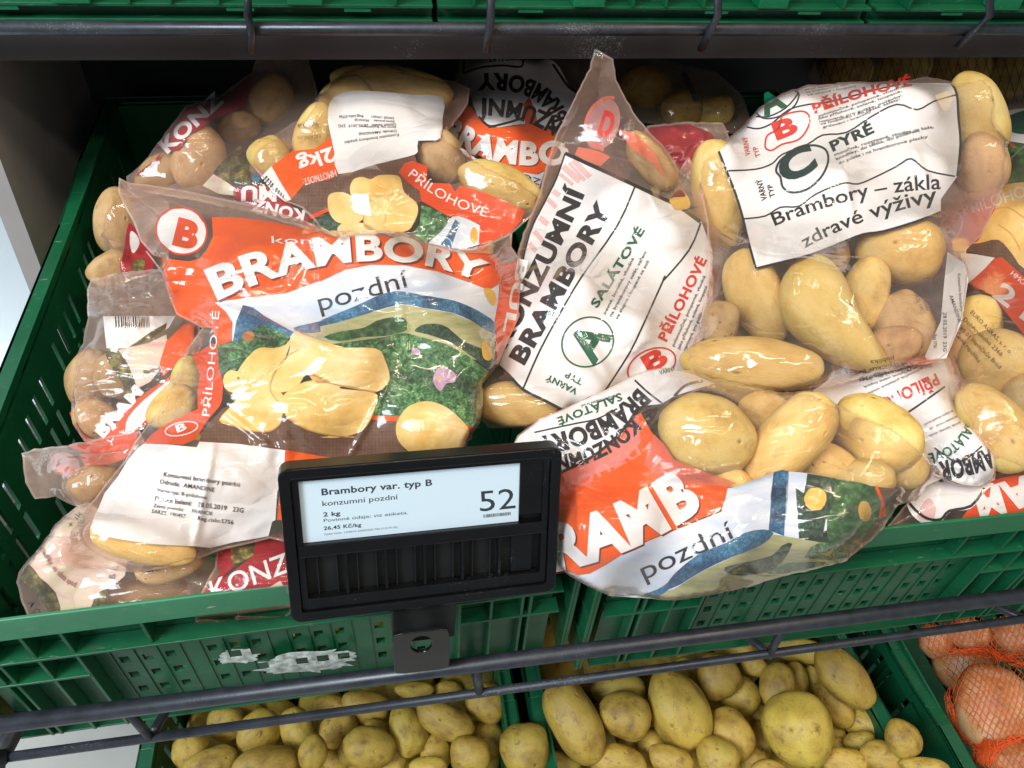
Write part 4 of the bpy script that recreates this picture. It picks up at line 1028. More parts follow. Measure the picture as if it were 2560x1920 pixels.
# ---- right hand bag: burlap print, cut potatoes, 2 kg band, clear lower part
b = Bag('potato_bag', 'bag along the right edge with orange 2 kg band, burlap print and clear potato window',
    J(T('20', (1980, 1000), (2133, 860), (2420, 830), (2420, 1659)), T('21', (2420, 1450), (2200, 1400), (1960, 1290), (1850, 1130), (1750, 1000), (1700, 800), (1650, 650), (1690, 450), (1690, 60)), T('20', (1640, 1450), (1640, 1180), (1800, 1000))),
    [(*p1('20', 1700, 1050), .028), (*p1('20', 2420, 850), .028), (*p1('21', 1700, 700), .018), (*p1('21', 2420, 1450), .012)], seed=56, wr=.9,
    pots=TP('21', (2010, 760, 230, 190, 30, .030, 'large potato in the right edge bag, under the small address print', 'potato_washed'), (1960, 1110, 255, 150, 52, .036, 'long pale potato at the foot of the right edge bag', 'potato_washed'),
        (1850, 520, 120, 170, 0, .020, 'potato behind the address print of the right edge bag', 'potato_washed'), (1700, 620, 110, 110, 0, .012, 'dark potato between the C bag and the right edge bag', 'potato_tan'), (2230, 1000, 170, 200, 0, .025, 'potato cut by the right edge of the picture', 'potato_washed')),
    bumps=TP('20', (1850, 1250, 150, 130, 0, .022), (2100, 1400, 190, 170, 0, .028)))
b.poly('orange_band', T('20', (1660, 1160), (1850, 1110), (2025, 1065), (2000, 1150), (1950, 1290), (1890, 1420), (1780, 1485), (1690, 1480), (1645, 1390)), 'ink_orange_red', 3, 1)
b.ring(p1('20', 1700, 1345), H_(58), H_(95), 25, 3.5, 'ink_white', 6); b.text('B', p1('20', 1668, 1425), p1('20', 1735, 1400), H_(85), 'ink_white', 6, .02)
b.text('PŘÍLOHOVÉ', p1('20', 1780, 1280), p1('20', 2250, 1130), H_(72), 'ink_white', 6, .0)
b.poly('burlap_print', T('20', (1730, 1350), (1905, 1325), (1870, 1420), (1780, 1460), (1800, 1490), (2133, 1540), (2133, 1659), (2300, 1700), (2300, 1300), (1990, 1200), (1960, 1290), (1900, 1325)), 'print_burlap', 2, 0)
b.poly('potato_print', T('20', (2000, 1110), (2133, 1080), (2300, 1100), (2300, 1600), (2133, 1590), (2060, 1500), (1980, 1420), (1870, 1440), (1775, 1445), (1860, 1430), (1905, 1330), (1960, 1240)), 'print_potato', 4, 3)
b.stroke('potato_outline', T('20', (1960, 1240), (2040, 1230), (2133, 1290)), 4, 'print_potato_edge', 5); b.stroke('potato_outline', T('20', (1980, 1330), (2060, 1390), (2110, 1480)), 4, 'print_potato_edge', 5)
b.poly('leaf_print', T('20', (2015, 1060), (2060, 870), (2200, 870), (2300, 900), (2300, 1130), (2050, 1110)), 'print_leaves_bright', 3, 0)
b.poly('printed_panel', T('21', (1755, 75), (1850, 85), (1960, 105), (1900, 170), (1800, 260), (1775, 160)), 'panel_white', 3, 0)
b.poly('burlap_print', T('21', (1790, 30), (1960, -20), (2133, 60), (2350, 250), (2350, 350), (2133, 215), (2000, 100), (1960, 104), (1850, 80)), 'print_burlap', 3, 0)
b.poly('orange_band', T('21', (1962, 108), (2000, 100), (2133, 218), (2350, 400), (2350, 700), (2133, 560), (1950, 335), (1803, 255), (1900, 172)), 'ink_orange_red', 3, 0)
b.text('2 kg', p1('21', 1945, 330), p1('21', 2280, 590), H_(112), 'ink_white', 6, .03); b.text('HMOTNOST:', p1('21', 2050, 205), p1('21', 2250, 370), H_(34), 'ink_white', 6, 0)
for t, a, c in (('EURO AGRAS, s. r. o.', (1812, 432), (2050, 678)), ('Dobrovského 2366', (1770, 475), (1995, 690)), ('580 01 Havlíčkův Brod', (1735, 515), (1985, 765)), ('Česká republika', (1725, 560), (1862, 728))):
    b.text(t, p1('21', *a), p1('21', *c), H_(27), 'ink_black', 6, .004)

# ---- bag under the left end: brown potato in the dark, crimson strip
b = Bag('potato_bag', 'crimson printed bag deep in the left corner, a dark brown potato showing at its end',
    J(T('00', (600, 1250), (700, 1130), (850, 1080), (1000, 1200), (1000, 1600)), T('01', (900, 200), (720, 260), (690, 150)), T('00', (650, 1500), (590, 1400))),
    [(*p1('00', 600, 1250), -.01), (*p1('00', 1000, 1200), .0), (*p1('00', 700, 1600), -.01)], seed=57, wr=1.2,
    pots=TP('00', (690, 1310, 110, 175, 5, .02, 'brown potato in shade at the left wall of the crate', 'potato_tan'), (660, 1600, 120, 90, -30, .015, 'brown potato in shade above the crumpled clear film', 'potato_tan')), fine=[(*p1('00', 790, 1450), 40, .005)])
b.poly('crimson_print', T('00', (760, 1330), (800, 1350), (900, 1500), (890, 1610), (720, 1610), (735, 1480)), 'ink_crimson', 3)
b.poly('white_print', T('00', (775, 1370), (815, 1400), (825, 1450), (790, 1500), (770, 1450)), 'ink_white', 5); b.poly('bark_print', T('00', (780, 1560), (850, 1530), (850, 1600), (790, 1610)), 'print_bark', 5)

# ---- upper left crimson bag
b = Bag('potato_bag', 'crimson and clear bag of tan potatoes at the back left, its film neck standing up',
    T('00', (1530, 335), (1820, 335), (1885, 545), (1850, 700), (1800, 1000), (1900, 1250), (1850, 1370), (1500, 1260), (1100, 1180), (760, 1120), (750, 1050), (860, 950), (1000, 760), (1100, 625), (1300, 570), (1490, 430)),
    [(*p1('00', 1530, 340), .085), (*p1('00', 1820, 340), .085), (*p1('00', 760, 1080), .012), (*p1('00', 1850, 1350), .045), (*p1('00', 1200, 900), .035), (*p1('00', 1450, 500), .05)], seed=58, film='film_crinkled', wr=1.2,
    pots=TP('00', (1185, 930, 140, 175, 12, .030, 'tan potato under shiny film in the upper left crimson bag', 'potato_tan'), (980, 1010, 170, 90, -25, .018, 'long tan potato low in the upper left crimson bag', 'potato_tan'), (1600, 600, 150, 110, -40, .012, 'brown potato in the neck of the upper left crimson bag', 'potato_tan'), (1420, 760, 110, 90, 0, .01, 'small brown potato beside the folded film, upper left bag', 'potato_tan')),
    bumps=TP('00', (1550, 1150, 200, 110, 10, .02)), fine=[(*p1('00', 1620, 480), 45, .004), (*p1('00', 1540, 690), 45, .004)])
b.poly('crimson_print', T('00', (1500, 425), (1440, 640), (1370, 660), (1250, 720), (1120, 800), (1060, 890), (1010, 895), (925, 880), (1010, 760), (1110, 635), (1310, 578)), 'ink_crimson', 3, 1)
b.text('KONZ', p1('00', 990, 910), p1('00', 1330, 600), H_(85), 'ink_white', 6, .04)
b.poly('crimson_print', T('00', (800, 1040), (900, 960), (960, 900), (930, 960), (850, 1030)), 'ink_crimson', 3, 1)
b.poly('bark_print', T('00', (1290, 985), (1420, 860), (1470, 920), (1490, 1000), (1480, 1100), (1390, 1112), (1330, 1070), (1262, 1030)), 'print_bark', 4, 1)
b.poly('cream_print', T('00', (1200, 1100), (1265, 1030), (1330, 1070), (1390, 1110), (1400, 1160), (1300, 1150)), 'print_cream', 3, 0)
b.poly('blue_print', T('00', (1490, 1040), (1530, 1030), (1540, 1070), (1510, 1080)), 'print_hill', 5)
b.poly('crimson_print', T('00', (1385, 1112), (1620, 1100), (1700, 1200), (1830, 1290), (1820, 1340), (1740, 1300), (1500, 1240), (1380, 1170)), 'ink_crimson', 3, 0)
b.text('MU', p1('00', 1640, 1110), p1('00', 1430, 1105), H_(85), 'ink_white', 6, .05); b.text('KONZ', p1('00', 1810, 1250), p1('00', 1500, 1180), H_(70), 'ink_white', 6, .04)

# ---- left bag with a bar code under crumpled clear film
b = Bag('potato_bag', 'clear bag by the left crate wall, barcode sticker, crumpled film top',
    T('01', (515, 290), (540, 235), (700, 195), (900, 175), (1020, 180), (1060, 420), (1180, 500), (1200, 620), (1120, 760), (1060, 860), (850, 1120), (600, 1190), (500, 1195), (430, 1090), (412, 900), (440, 700), (490, 610), (520, 460)),
    [(*p1('01', 520, 250), .025), (*p1('01', 1020, 200), .035), (*p1('01', 430, 1000), -.015), (*p1('01', 1100, 850), .020), (*p1('01', 500, 1190), -.01)], seed=59, film='film_crinkled', wr=1.0,
    pots=TP('01', (545, 830, 130, 165, 10, .022, 'tan potato against the left crate wall, in the barcode bag', 'potato_tan'), (690, 800, 110, 130, 0, .02, 'tan potato under the bark print of the barcode bag', 'potato_tan'), (560, 1060, 120, 100, 30, .015, 'brown potato at the foot of the barcode bag', 'potato_tan')),
    bumps=TP('01', (850, 620, 220, 170, 0, .020)), fine=[(*p1('01', 700, 320), 85, .0085), (*p1('01', 880, 300), 70, .007)])
b.poly('sticker', T('01', (610, 452), (1040, 450), (1000, 520), (880, 590), (760, 640), (632, 645)), 'sticker_white', 4, 0)
rs = random.Random(5); x = 680
while x < 880:
    w = rs.choice((3, 5, 9)); b.poly('barcode', T('01', (x, 452), (x+w, 452), (x+w+4, 524-0.02*x), (x+4, 524)), 'ink_black', 6, 0); x += w+rs.choice((5, 8))
b.poly('bark_print', T('01', (628, 640), (700, 655), (760, 740), (810, 870), (812, 930), (770, 955), (725, 850), (640, 720)), 'print_bark', 4, 2)
b.poly('bark_print', T('01', (760, 635), (880, 600), (980, 530), (990, 490), (900, 540), (800, 610)), 'print_bark', 5, 0)
b.poly('cream_print', T('01', (700, 652), (880, 610), (985, 560), (1000, 640), (955, 760), (890, 840), (815, 880), (760, 740)), 'print_cream', 3, 0)
b.poly('orange_print', T('01', (985, 600), (1090, 500), (1150, 500), (1150, 600), (1060, 720), (965, 810), (945, 730)), 'ink_orange', 4, 1)
b.poly('orange_print', T('01', (570, 1195), (700, 1070), (800, 950), (1000, 810), (1060, 780), (1050, 870), (900, 1080), (760, 1160)), 'ink_orange_red', 3, 0)
b.poly('printed_panel', T('01', (745, 1110), (760, 1050), (850, 950), (1020, 820), (990, 900), (900, 1020), (800, 1130), (745, 1150)), 'ink_white', 4, 2)
b.text('BRAM', p1('01', 610, 1175), p1('01', 850, 900), H_(70), 'ink_white', 6, .05)
b.text('apod.', p1('01', 850, 790), p1('01', 960, 770), H_(28), 'ink_black', 6, .01)
b.stroke('seam', T('01', (418, 1020), (480, 1150), (580, 1210)), 7, 'ink_red', 5)

# ---- pink and cream bag in the lower left corner
b = Bag('potato_bag', 'pink and cream printed bag in the front left corner by the crate rim',
    T('02', (450, 110), (560, 60), (800, 200), (1100, 380), (1300, 420), (1330, 560), (1290, 700), (1000, 760), (750, 790), (350, 820), (190, 810), (130, 680), (95, 560), (110, 500), (170, 420), (250, 330), (330, 210)),
    [(*p1('02', 480, 110), .012), (*p1('02', 1300, 430), -.004), (*p1('02', 150, 700), -.022), (*p1('02', 1250, 740), -.014), (*p1('02', 100, 520), -.03)], seed=60, film='film_crinkled', wr=1.1, wr_dir=120,
    pots=TP('02', (860, 650, 225, 120, -8, .022, 'tan potato behind the crate rim in the pink printed bag', 'potato_tan'), (1010, 470, 170, 80, -18, .014, 'tan potato under torn film, middle of the pink printed bag', 'potato_tan')),
    bumps=TP('02', (400, 400, 200, 150, -50, .026)), fine=[(*p1('02', 1060, 450), 45, .006)])
b.poly('cream_print', T('02', (430, 130), (540, 90), (700, 250), (900, 400), (760, 420), (740, 520), (640, 590), (560, 640), (540, 760), (370, 790), (350, 680), (230, 560), (130, 500), (180, 425), (260, 330), (340, 215)), 'print_cream', 3, 2)
b.poly('bark_print', T('02', (125, 520), (170, 450), (235, 530), (330, 620), (362, 770), (310, 760), (210, 620), (120, 560)), 'print_bark', 5, 2)
b.poly('bark_print', T('02', (542, 700), (560, 650), (600, 610), (640, 595), (632, 740), (545, 760)), 'print_bark', 5, 1)
b.poly('black_patch', T('02', (830, 500), (845, 460), (865, 425), (940, 420), (1020, 385), (1085, 366), (1082, 400), (980, 445), (950, 455), (900, 500)), 'ink_black', 6, 0)  # flat black shape on the film
b.text('knedlíky, do těsta apod.', p1('02', 235, 350), p1('02', 450, 590), H_(34), 'ink_maroon', 7, .01, mid=p1('02', 310, 530))
b.text('A CHUT', p1('02', 160, 680), p1('02', 270, 850), H_(42), 'ink_black', 7, .03)
b.text('sů', p1('02', 640, 530), p1('02', 672, 545), H_(30), 'ink_black', 7, .01); b.text('+ ik', p1('02', 420, 240), p1('02', 490, 150), H_(34), 'ink_grey', 7, .0)
# ---- crimson bag with KONZ, behind the price holder
b = Bag('potato_bag', 'crimson bag with white letters KONZ just left of the price holder, at the crate rim',
    J(T('02', (1160, 700), (1200, 600), (1270, 470), (1280, 370), (1370, 320), (1500, 290), (1700, 260)), T('12', (30, 250), (60, 600)), T('02', (1700, 760), (1160, 800))),
    [(*p1('02', 1160, 700), -.012), (*p1('02', 1350, 320), .004), (*p1('02', 1750, 260), .0), (*p1('02', 1700, 740), -.012)], seed=61, wr=1.5, wr_dir=-55,
    bumps=TP('02', (1500, 560, 170, 110, -20, .018)))
b.poly('crimson_print', J(T('02', (1165, 690), (1210, 620), (1300, 540), (1390, 460), (1375, 330), (1280, 380), (1275, 420), (1310, 500), (1200, 640)), ), 'ink_crimson', 3, 0)
b.poly('crimson_print', T('02', (1170, 700), (1230, 600), (1400, 480), (1500, 400), (1520, 310), (1700, 265), (1760, 500), (1700, 740), (1200, 780)), 'ink_crimson', 3, 0)
b.poly('bark_print', T('02', (1368, 335), (1440, 315), (1512, 312), (1500, 400), (1430, 440), (1370, 450)), 'print_bark', 5, 0)
b.poly('cream_print', T('02', (1540, 620), (1660, 550), (1720, 640), (1720, 700), (1560, 700)), 'print_cream', 5, 0)
b.text('KONZU', p1('02', 1265, 665), p1('02', 1830, 450), H_(120), 'ink_white', 6, .01, lean=.08)

# ---- bag tail at the left, orange with a ring emblem
b = Bag('bag_tail', 'twisted orange and clear end of a bag pointing to the left crate wall',
    T('01', (128, 1265), (200, 1240), (400, 1215), (600, 1175), (830, 1130), (860, 1200), (760, 1320), (680, 1440), (530, 1565), (470, 1590), (330, 1520), (205, 1535), (150, 1440)),
    [(*p1('01', 130, 1270), .0), (*p1('01', 830, 1140), .040), (*p1('01', 500, 1570), .012), (*p1('01', 160, 1450), -.01)], seed=62, wr=1.4, wr_dir=15, group='plastic bags of potatoes',
    pots=TP('01', (560, 1440, 130, 100, -10, .02, 'potato inside the twisted bag end at the left wall', 'potato_tan')), fine=[(*p1('01', 250, 1330), 40, .005), (*p1('01', 430, 1430), 60, .004)], film='film_crinkled')
b.poly('orange_band', T('01', (400, 1222), (600, 1182), (820, 1140), (790, 1235), (650, 1255), (520, 1262)), 'ink_orange_red', 4, 1)
b.poly('red_print', T('01', (470, 1268), (640, 1258), (790, 1240), (730, 1300), (650, 1330), (500, 1335)), 'ink_orange_sheer', 3, 1)
b.ell('emblem_disc', p1('01', 385, 1330), H_(90), H_(70), 20, 'ink_pink_sheer', 4); b.poly('emblem_print', T('01', (340, 1340), (420, 1325), (420, 1375), (330, 1390)), 'ink_orange_sheer', 5, 1)
b.text('Y', p1('01', 640, 1225), p1('01', 690, 1210), H_(45), 'ink_white', 6, .0)

# ---- upside-down white bag at the back centre
b = Bag('potato_bag', 'bag at the back centre, white panel with upside-down black words over an orange band',
    T('10', (835, 310), (1250, 310), (1600, 330), (1600, 450), (1520, 640), (1440, 820), (1350, 1010), (1310, 1150), (1150, 1090), (1000, 1010), (850, 900), (715, 800), (760, 660), (800, 480)),
    [(*p1('10', 840, 315), .05), (*p1('10', 1600, 330), .05), (*p1('10', 720, 800), .045), (*p1('10', 1310, 1140), .035)], seed=63, wr=1.5, wr_dir=80,
    bumps=TP('10', (1100, 480, 200, 130, 0, .03), (1050, 850, 190, 110, 20, .03), (1400, 450, 120, 150, 0, .03)), creases=[(p1('10', 1240, 560), p1('10', 1210, 820), -.006, 14), (p1('10', 1225, 330), p1('10', 1190, 560), -.004, 12)])
b.poly('printed_panel', T('10', (848, 318), (1180, 318), (1340, 340), (1420, 400), (1470, 500), (1540, 590), (1500, 700), (1440, 760), (1380, 740), (1300, 760), (1215, 735), (1120, 745), (1000, 752), (930, 680), (890, 560), (850, 480)), 'panel_white', 3, 2)
b.stroke('border_line', T('10', (850, 435), (950, 400), (1080, 388), (1190, 395), (1215, 350), (1330, 350)), 5, 'ink_black', 6); b.stroke('border_line', T('10', (1380, 380), (1420, 440), (1480, 520), (1580, 580)), 6, 'ink_black', 6)
b.stroke('border_line', T('10', (850, 320), (850, 430)), 6, 'ink_black', 6, sm=0); b.stroke('border_line', T('10', (940, 690), (1000, 745), (1080, 735), (1200, 700)), 6, 'ink_black', 6)
b.text('BRAMBORY', p1('10', 1470, 700), p1('10', 925, 440), H_(105), 'ink_black', 7, .04, mid=p1('10', 1370, 405), h1=H_(98))
b.text('KONZUMNÍ', p1('10', 1560, 850), p1('10', 945, 585), H_(100), 'ink_black', 7, .04, mid=p1('10', 1370, 590), h1=H_(100))
b.text('ÉVOTÁLAS', p1('10', 1200, 330), p1('10', 1000, 345), H_(24), 'ink_black', 7, .02)
b.poly('orange_band', T('10', (722, 795), (860, 610), (900, 640), (935, 690), (1000, 758), (1120, 750), (1215, 738), (1205, 620), (1240, 575), (1270, 640), (1290, 730), (1400, 790), (1400, 900), (1330, 1010), (1280, 1035), (1150, 1012), (1000, 955), (880, 885), (780, 830)), 'ink_orange', 4, 1)
b.text('BRAMBO', p1('10', 715, 800), p1('10', 1480, 960), H_(135), 'ink_white', 6, .05, mid=p1('10', 1000, 1020), shadow=('ink_maroon', 3, 3))
b.poly('sky_print', T('10', (1120, 1005), (1290, 1035), (1330, 1015), (1300, 1110), (1200, 1085), (1060, 1000)), 'print_sky', 3, 0)
b.text('pozdní', p1('10', 1130, 1040), p1('10', 1450, 1150), H_(60), 'ink_grey', 6, .0)

# ---- red crinkled film behind the tall bag and the C bag
b = Bag('potato_bag', 'red bag with shiny crinkled film between the tall white bag and the C bag',
    T('20', (-100, 745), (0, 735), (130, 722), (350, 728), (385, 800), (420, 900), (350, 1050), (200, 1100), (50, 1000), (-150, 850)),
    [(*p1('20', -100, 745), .055), (*p1('20', 385, 760), .06), (*p1('20', 200, 1080), .03)], seed=64, wr=1.5, fine=[(*p1('20', 60, 800), 80, .008), (*p1('20', 260, 790), 80, .008)], film='film_crinkled')
b.poly('red_print', T('20', (-90, 760), (0, 745), (150, 735), (280, 790), (330, 870), (300, 980), (200, 1060), (60, 980), (-120, 850)), 'ink_crimson', 3, 1)

# ---- upper middle bag with sticker, upside down
b = Bag('potato_bag', 'upside-down bag with white date sticker, 2kg corner and cut potato print, upper middle',
    J(T('00', (1960, 480), (1880, 570), (1790, 690), (1640, 790), (1495, 870), (1480, 960), (1550, 1050), (1690, 1195), (1790, 1235), (1880, 1330), (1950, 1450)), T('10', (0, 1480), (300, 1520), (650, 1500), (960, 1475), (1130, 1390), (1255, 1280), (1300, 1160), (1200, 1075), (1030, 985), (900, 925), (850, 880), (740, 800), (830, 680), (875, 610), (890, 520), (780, 480), (640, 445), (500, 400), (375, 348), (250, 370), (130, 415))),
    [(*p1('00', 1500, 880), .060), (*p1('10', 375, 350), .085), (*p1('10', 890, 525), .080), (*p1('10', 1290, 1170), .062), (*p1('10', 960, 1470), .045), (*p1('00', 1800, 1250), .050), (*p1('10', 300, 1500), .045)], seed=65, wr=.9, wr_dir=70,
    pots=J(TP('10', (1065, 1110, 245, 125, 22, .030, 'long yellow potato at the right end of the upper middle bag', 'potato_washed'), (430, 520, 330, 110, 8, .026, 'yellow potato above the date sticker of the upper middle bag', 'potato_washed'), (720, 940, 125, 150, -20, .018, 'tan potato between the date sticker and the orange band', 'potato_tan')),
              TP('00', (1860, 830, 110, 200, 18, .024, 'yellow potato left of the date sticker, upper middle bag', 'potato_washed'), (1600, 940, 110, 110, -20, .02, 'round yellow potato at the left tip of the upper middle bag', 'potato_washed'), (2060, 600, 150, 120, -30, .022, 'yellow potato in the top left of the upper middle bag', 'potato_washed'))),
    bumps=TP('10', (350, 1210, 230, 160, 10, .024), (330, 780, 300, 160, 0, .026), (700, 1330, 130, 80, 0, .015)))
b.poly('sticker', T('10', (45, 680), (62, 600), (110, 560), (200, 537), (390, 545), (550, 562), (728, 575), (726, 700), (722, 790), (690, 832), (582, 834), (580, 900), (540, 922), (470, 940), (300, 982), (110, 1032), (85, 900), (58, 780)), 'sticker_white', 5, 2)
for t, a, c, h in (('Konzumni brambory pozdni', (466, 790), (145, 836), 19), ('Odruda: AMANDINE', (455, 768), (228, 785), 17), ('Varny typ: B-prilohove', (452, 749), (242, 745), 13), ('Datum baleni:  28.05.2019  23G', (450, 732), (108, 738), 18), ('Zeme puvodu:    FRANCIE', (443, 715), (205, 702), 15), ('SARZE :190457', (440, 695), (303, 683), 13), ('Reg.cislo:5756', (255, 680), (112, 684), 17)):
    b.text(t, p1('10', *a), p1('10', *c), H_(h), 'ink_black', 8, .006)
b.poly('burlap_print', J(T('00', (1700, 1190), (1790, 1090), (1960, 1065), (2000, 1030)), T('10', (110, 1036), (300, 985), (470, 943), (560, 920), (575, 960), (510, 1000), (520, 1080), (590, 1130), (610, 1190), (560, 1210), (0, 1260)), T('00', (1950, 1280), (1870, 1290), (1800, 1230))), 'print_burlap', 3, 0)
b.stroke('orange_edge', T('10', (-60, 1290), (0, 1262), (50, 1240)), 9, 'ink_orange_red', 5, sm=0)
b.poly('leaf_print', J(T('00', (1880, 1300), (2000, 1260)), T('10', (80, 1240), (120, 1300), (110, 1400), (-30, 1420), (-60, 1350))), 'print_leaves_dark', 4, 0)
b.poly('orange_corner', J(T('00', (1610, 985), (1730, 895), (1870, 880), (1950, 812)), T('10', (58, 800), (90, 920), (105, 1030)), T('00', (1960, 1062), (1800, 1092), (1725, 1180), (1660, 1080))), 'ink_orange', 4, 0)
b.poly('printed_panel', T('00', (1545, 1050), (1608, 985), (1665, 1080), (1725, 1182), (1690, 1195), (1620, 1140)), 'ink_white', 4, 0)
rs = random.Random(8)
for k in range(9): b.poly('barcode', T('00', (1580+k*12, 1040+k*14), (1587+k*12, 1048+k*14), (1560+k*15, 1075+k*13), (1553+k*15, 1067+k*13)), 'ink_black', 6, 0)
b.text('2kg', p1('00', 1965, 870), p1('00', 1755, 945), H_(88), 'ink_white', 7, .03); b.text('HMOTNOST:', p1('00', 1985, 1005), p1('00', 1790, 1060), H_(44), 'ink_white', 7, .0)
b.text('EURO AGRAS, s.r.o.', p1('00', 1900, 795), p1('00', 1760, 810), H_(24), 'ink_black', 7, .0); b.text('Havlíčkův Brod', p1('00', 1885, 725), p1('00', 1765, 735), H_(24), 'ink_black', 7, .0)
b.poly('orange_band', T('10', (465, 1020), (500, 970), (545, 952), (636, 985), (632, 1082), (770, 1088), (800, 1135), (830, 1098), (1000, 1150), (1215, 1248), (1190, 1310), (1130, 1375), (1000, 1440), (940, 1450), (950, 1330), (830, 1280), (770, 1285), (600, 1190), (590, 1130), (520, 1080)), 'ink_orange_red', 5, 1)
b.text('PŘÍLOHOVÉ', p1('10', 520, 1040), p1('10', 985, 1285), H_(58), 'ink_white', 7, .0, mid=p1('10', 720, 1215))
b.poly('potato_print', T('10', (45, 1190), (62, 1148), (130, 1138), (190, 1165), (255, 1235), (260, 1290), (200, 1330), (110, 1320), (60, 1270)), 'print_potato_light', 6, 3)
b.poly('potato_print', T('10', (178, 1110), (200, 1062), (250, 1048), (300, 1062), (350, 1038), (450, 1038), (480, 1065), (500, 1140), (570, 1200), (580, 1260), (550, 1330), (520, 1365), (440, 1380), (330, 1375), (260, 1340), (262, 1250), (190, 1170)), 'print_potato', 5, 3)
b.poly('potato_print', T('10', (120, 1330), (250, 1320), (340, 1370), (300, 1400), (120, 1390)), 'print_potato_light', 5, 3)
b.stroke('potato_outline', T('10', (262, 1340), (258, 1250), (300, 1190), (360, 1160), (480, 1150)), 3, 'print_potato_edge', 7); b.stroke('potato_outline', T('10', (390, 1270), (380, 1340), (385, 1380)), 3, 'print_potato_edge', 7)
b.poly('leaf_print', T('10', (540, 1390), (590, 1330), (600, 1215), (700, 1245), (770, 1290), (720, 1370), (650, 1425), (590, 1440)), 'print_leaves', 4, 0)
b.poly('sky_print', T('10', (650, 1430), (720, 1370), (790, 1275), (860, 1290), (948, 1335), (940, 1450), (800, 1490)), 'print_sky', 4, 0)
b.poly('hill_print', T('10', (700, 1470), (760, 1380), (800, 1300), (830, 1320), (800, 1400), (770, 1490)), 'print_hill', 5, 1)
b.ell('film_hole', p1('10', 912, 1395), H_(22), H_(50), 0, 'hole_yellow', 6)

# ---- tall white bag in the centre
b = Bag('potato_bag', 'tall white panel bag in the centre, clear pointed tip, green circled A',
    J(T('10', (1630, 285), (1735, 345), (1750, 470), (1800, 560), (1870, 680), (1960, 790), (2050, 880), (2133, 1010)), T('20', (150, 930), (205, 1010), (240, 1150), (260, 1300), (290, 1500)), T('21', (290, 300), (260, 600), (200, 780), (100, 860)), T('11', (1900, 900), (1700, 1020), (1440, 1020), (1300, 1110), (1200, 1122), (1000, 1112), (945, 1060), (950, 880), (1055, 745), (1100, 600), (1115, 540), (1160, 330), (1180, 110)), T('10', (1165, 1500), (1205, 1380), (1285, 1190), (1310, 1100), (1335, 1000), (1400, 800), (1500, 600), (1600, 400))),
    [(*p1('10', 1640, 290), .175), (*p1('10', 1400, 800), .095), (*p1('10', 2100, 1000), .085), (*p1('10', 1170, 1480), .065), (*p1('11', 1000, 1100), .020), (*p1('21', 250, 700), .035), (*p1('11', 1200, 600), .055)], seed=66, wr=.75, wr_dir=-60,
    pots=TP('11', (1170, 975, 235, 128, 7, .028, 'yellow potato at the foot of the tall centre bag, beside the price holder', 'potato_washed')) + TP('10', (1960, 960, 190, 90, 48, .008, 'brown potato in the shade inside the top of the tall centre bag', 'potato_tan')),
    bumps=TP('11', (1450, 450, 240, 170, -60, .028), (1750, 600, 200, 170, -30, .024), (1500, 850, 170, 110, 20, .022)) + TP('10', (1750, 1350, 260, 190, -60, .030), (2000, 1450, 150, 150, 0, .028)),
    fine=[(*p1('10', 1740, 420), 30, .004), (*p1('10', 1850, 780), 50, .0035), (*p1('11', 1900, 700), 60, .003)],
    creases=[(p1('10', 1720, 350), p1('10', 1780, 1000), -.005, 10), (p1('10', 1850, 760), p1('10', 2000, 1250), .004, 12), (p1('11', 1450, 350), p1('11', 1750, 880), .0022, 18)])
b.poly('printed_panel', J(T('10', (1452, 905), (1870, 1097), (2120, 1215)), T('20', (222, 1315), (285, 1480), (285, 1659)), T('21', (270, 200), (240, 560), (110, 810)), T('11', (1750, 990), (1600, 925), (1445, 1010), (1330, 960), (1202, 885), (1120, 800), (1053, 742), (1110, 560), (1165, 300)), T('10', (1240, 1390), (1330, 1200), (1400, 1060))), 'panel_white', 3, 0)
b.stroke('border_line', J(T('10', (1452, 908), (1870, 1100), (2120, 1218)), T('20', (215, 1315))), 9, 'ink_black', 6, sm=0)
b.stroke('border_line', J(T('10', (1452, 908), (1400, 1060), (1330, 1200), (1240, 1390)), T('11', (1165, 300), (1110, 560), (1053, 742))), 4, 'ink_black', 6, sm=3)
b.stroke('border_line', T('11', (1053, 742), (1120, 800), (1202, 885), (1330, 950), (1445, 1010)), 7, 'ink_black', 6, sm=3)
b.stroke('border_line', J(T('10', (1868, 1100), (1760, 1340), (1550, 1640)), T('11', (1430, 420), (1300, 660), (1202, 885))), 4.5, 'ink_black', 6, sm=3)
b.stroke('border_line', J(T('20', (218, 1320), (150, 1480), (0, 1659)), T('11', (2038, 230), (1870, 600), (1790, 740), (1685, 900))), 4.5, 'ink_black', 6, sm=3)
b.text('BRAMBORY', (1309, 913), (1530, 520), 44, 'ink_black', 7, .045)
b.text('KONZUMNÍ', (1262, 872), (1463, 478), 44, 'ink_black', 7, .045, mid=(1375, 680))
b.text('SALÁTOVÉ', p1('11', 1642, 405), p1('10', 1925, 1365), 22, 'ink_green', 7, .035)
for t, a, c in (('pevné, lojovité, vhodné', (1692, 440), (1862, 110)), ('na bramborový salát, vaření', (1727, 455), (1937, 70)), ('ve slupce i loupané se solí', (1762, 472), (1952, 125))):
    b.text(t, p1('11', *a), p1('11', *c), 8, 'ink_black', 7, .01)
b.ring(p1('11', 1586, 604), H_(158), H_(142), -35, 4, 'ink_green', 7); b.text('A', p1('11', 1615, 745), p1('11', 1735, 560), H_(200), 'ink_green', 7, .035)
b.text('VARNÝ', p1('11', 1530, 885), p1('11', 1350, 795), 16, 'ink_green', 7, .025); b.text('TYP', p1('11', 1560, 828), p1('11', 1462, 778), 16, 'ink_green', 7, .025)
b.text('PŘÍLOHOVÉ', p1('11', 2052, 605), p1('21', 255, 118), 25, 'ink_red', 7, .035)
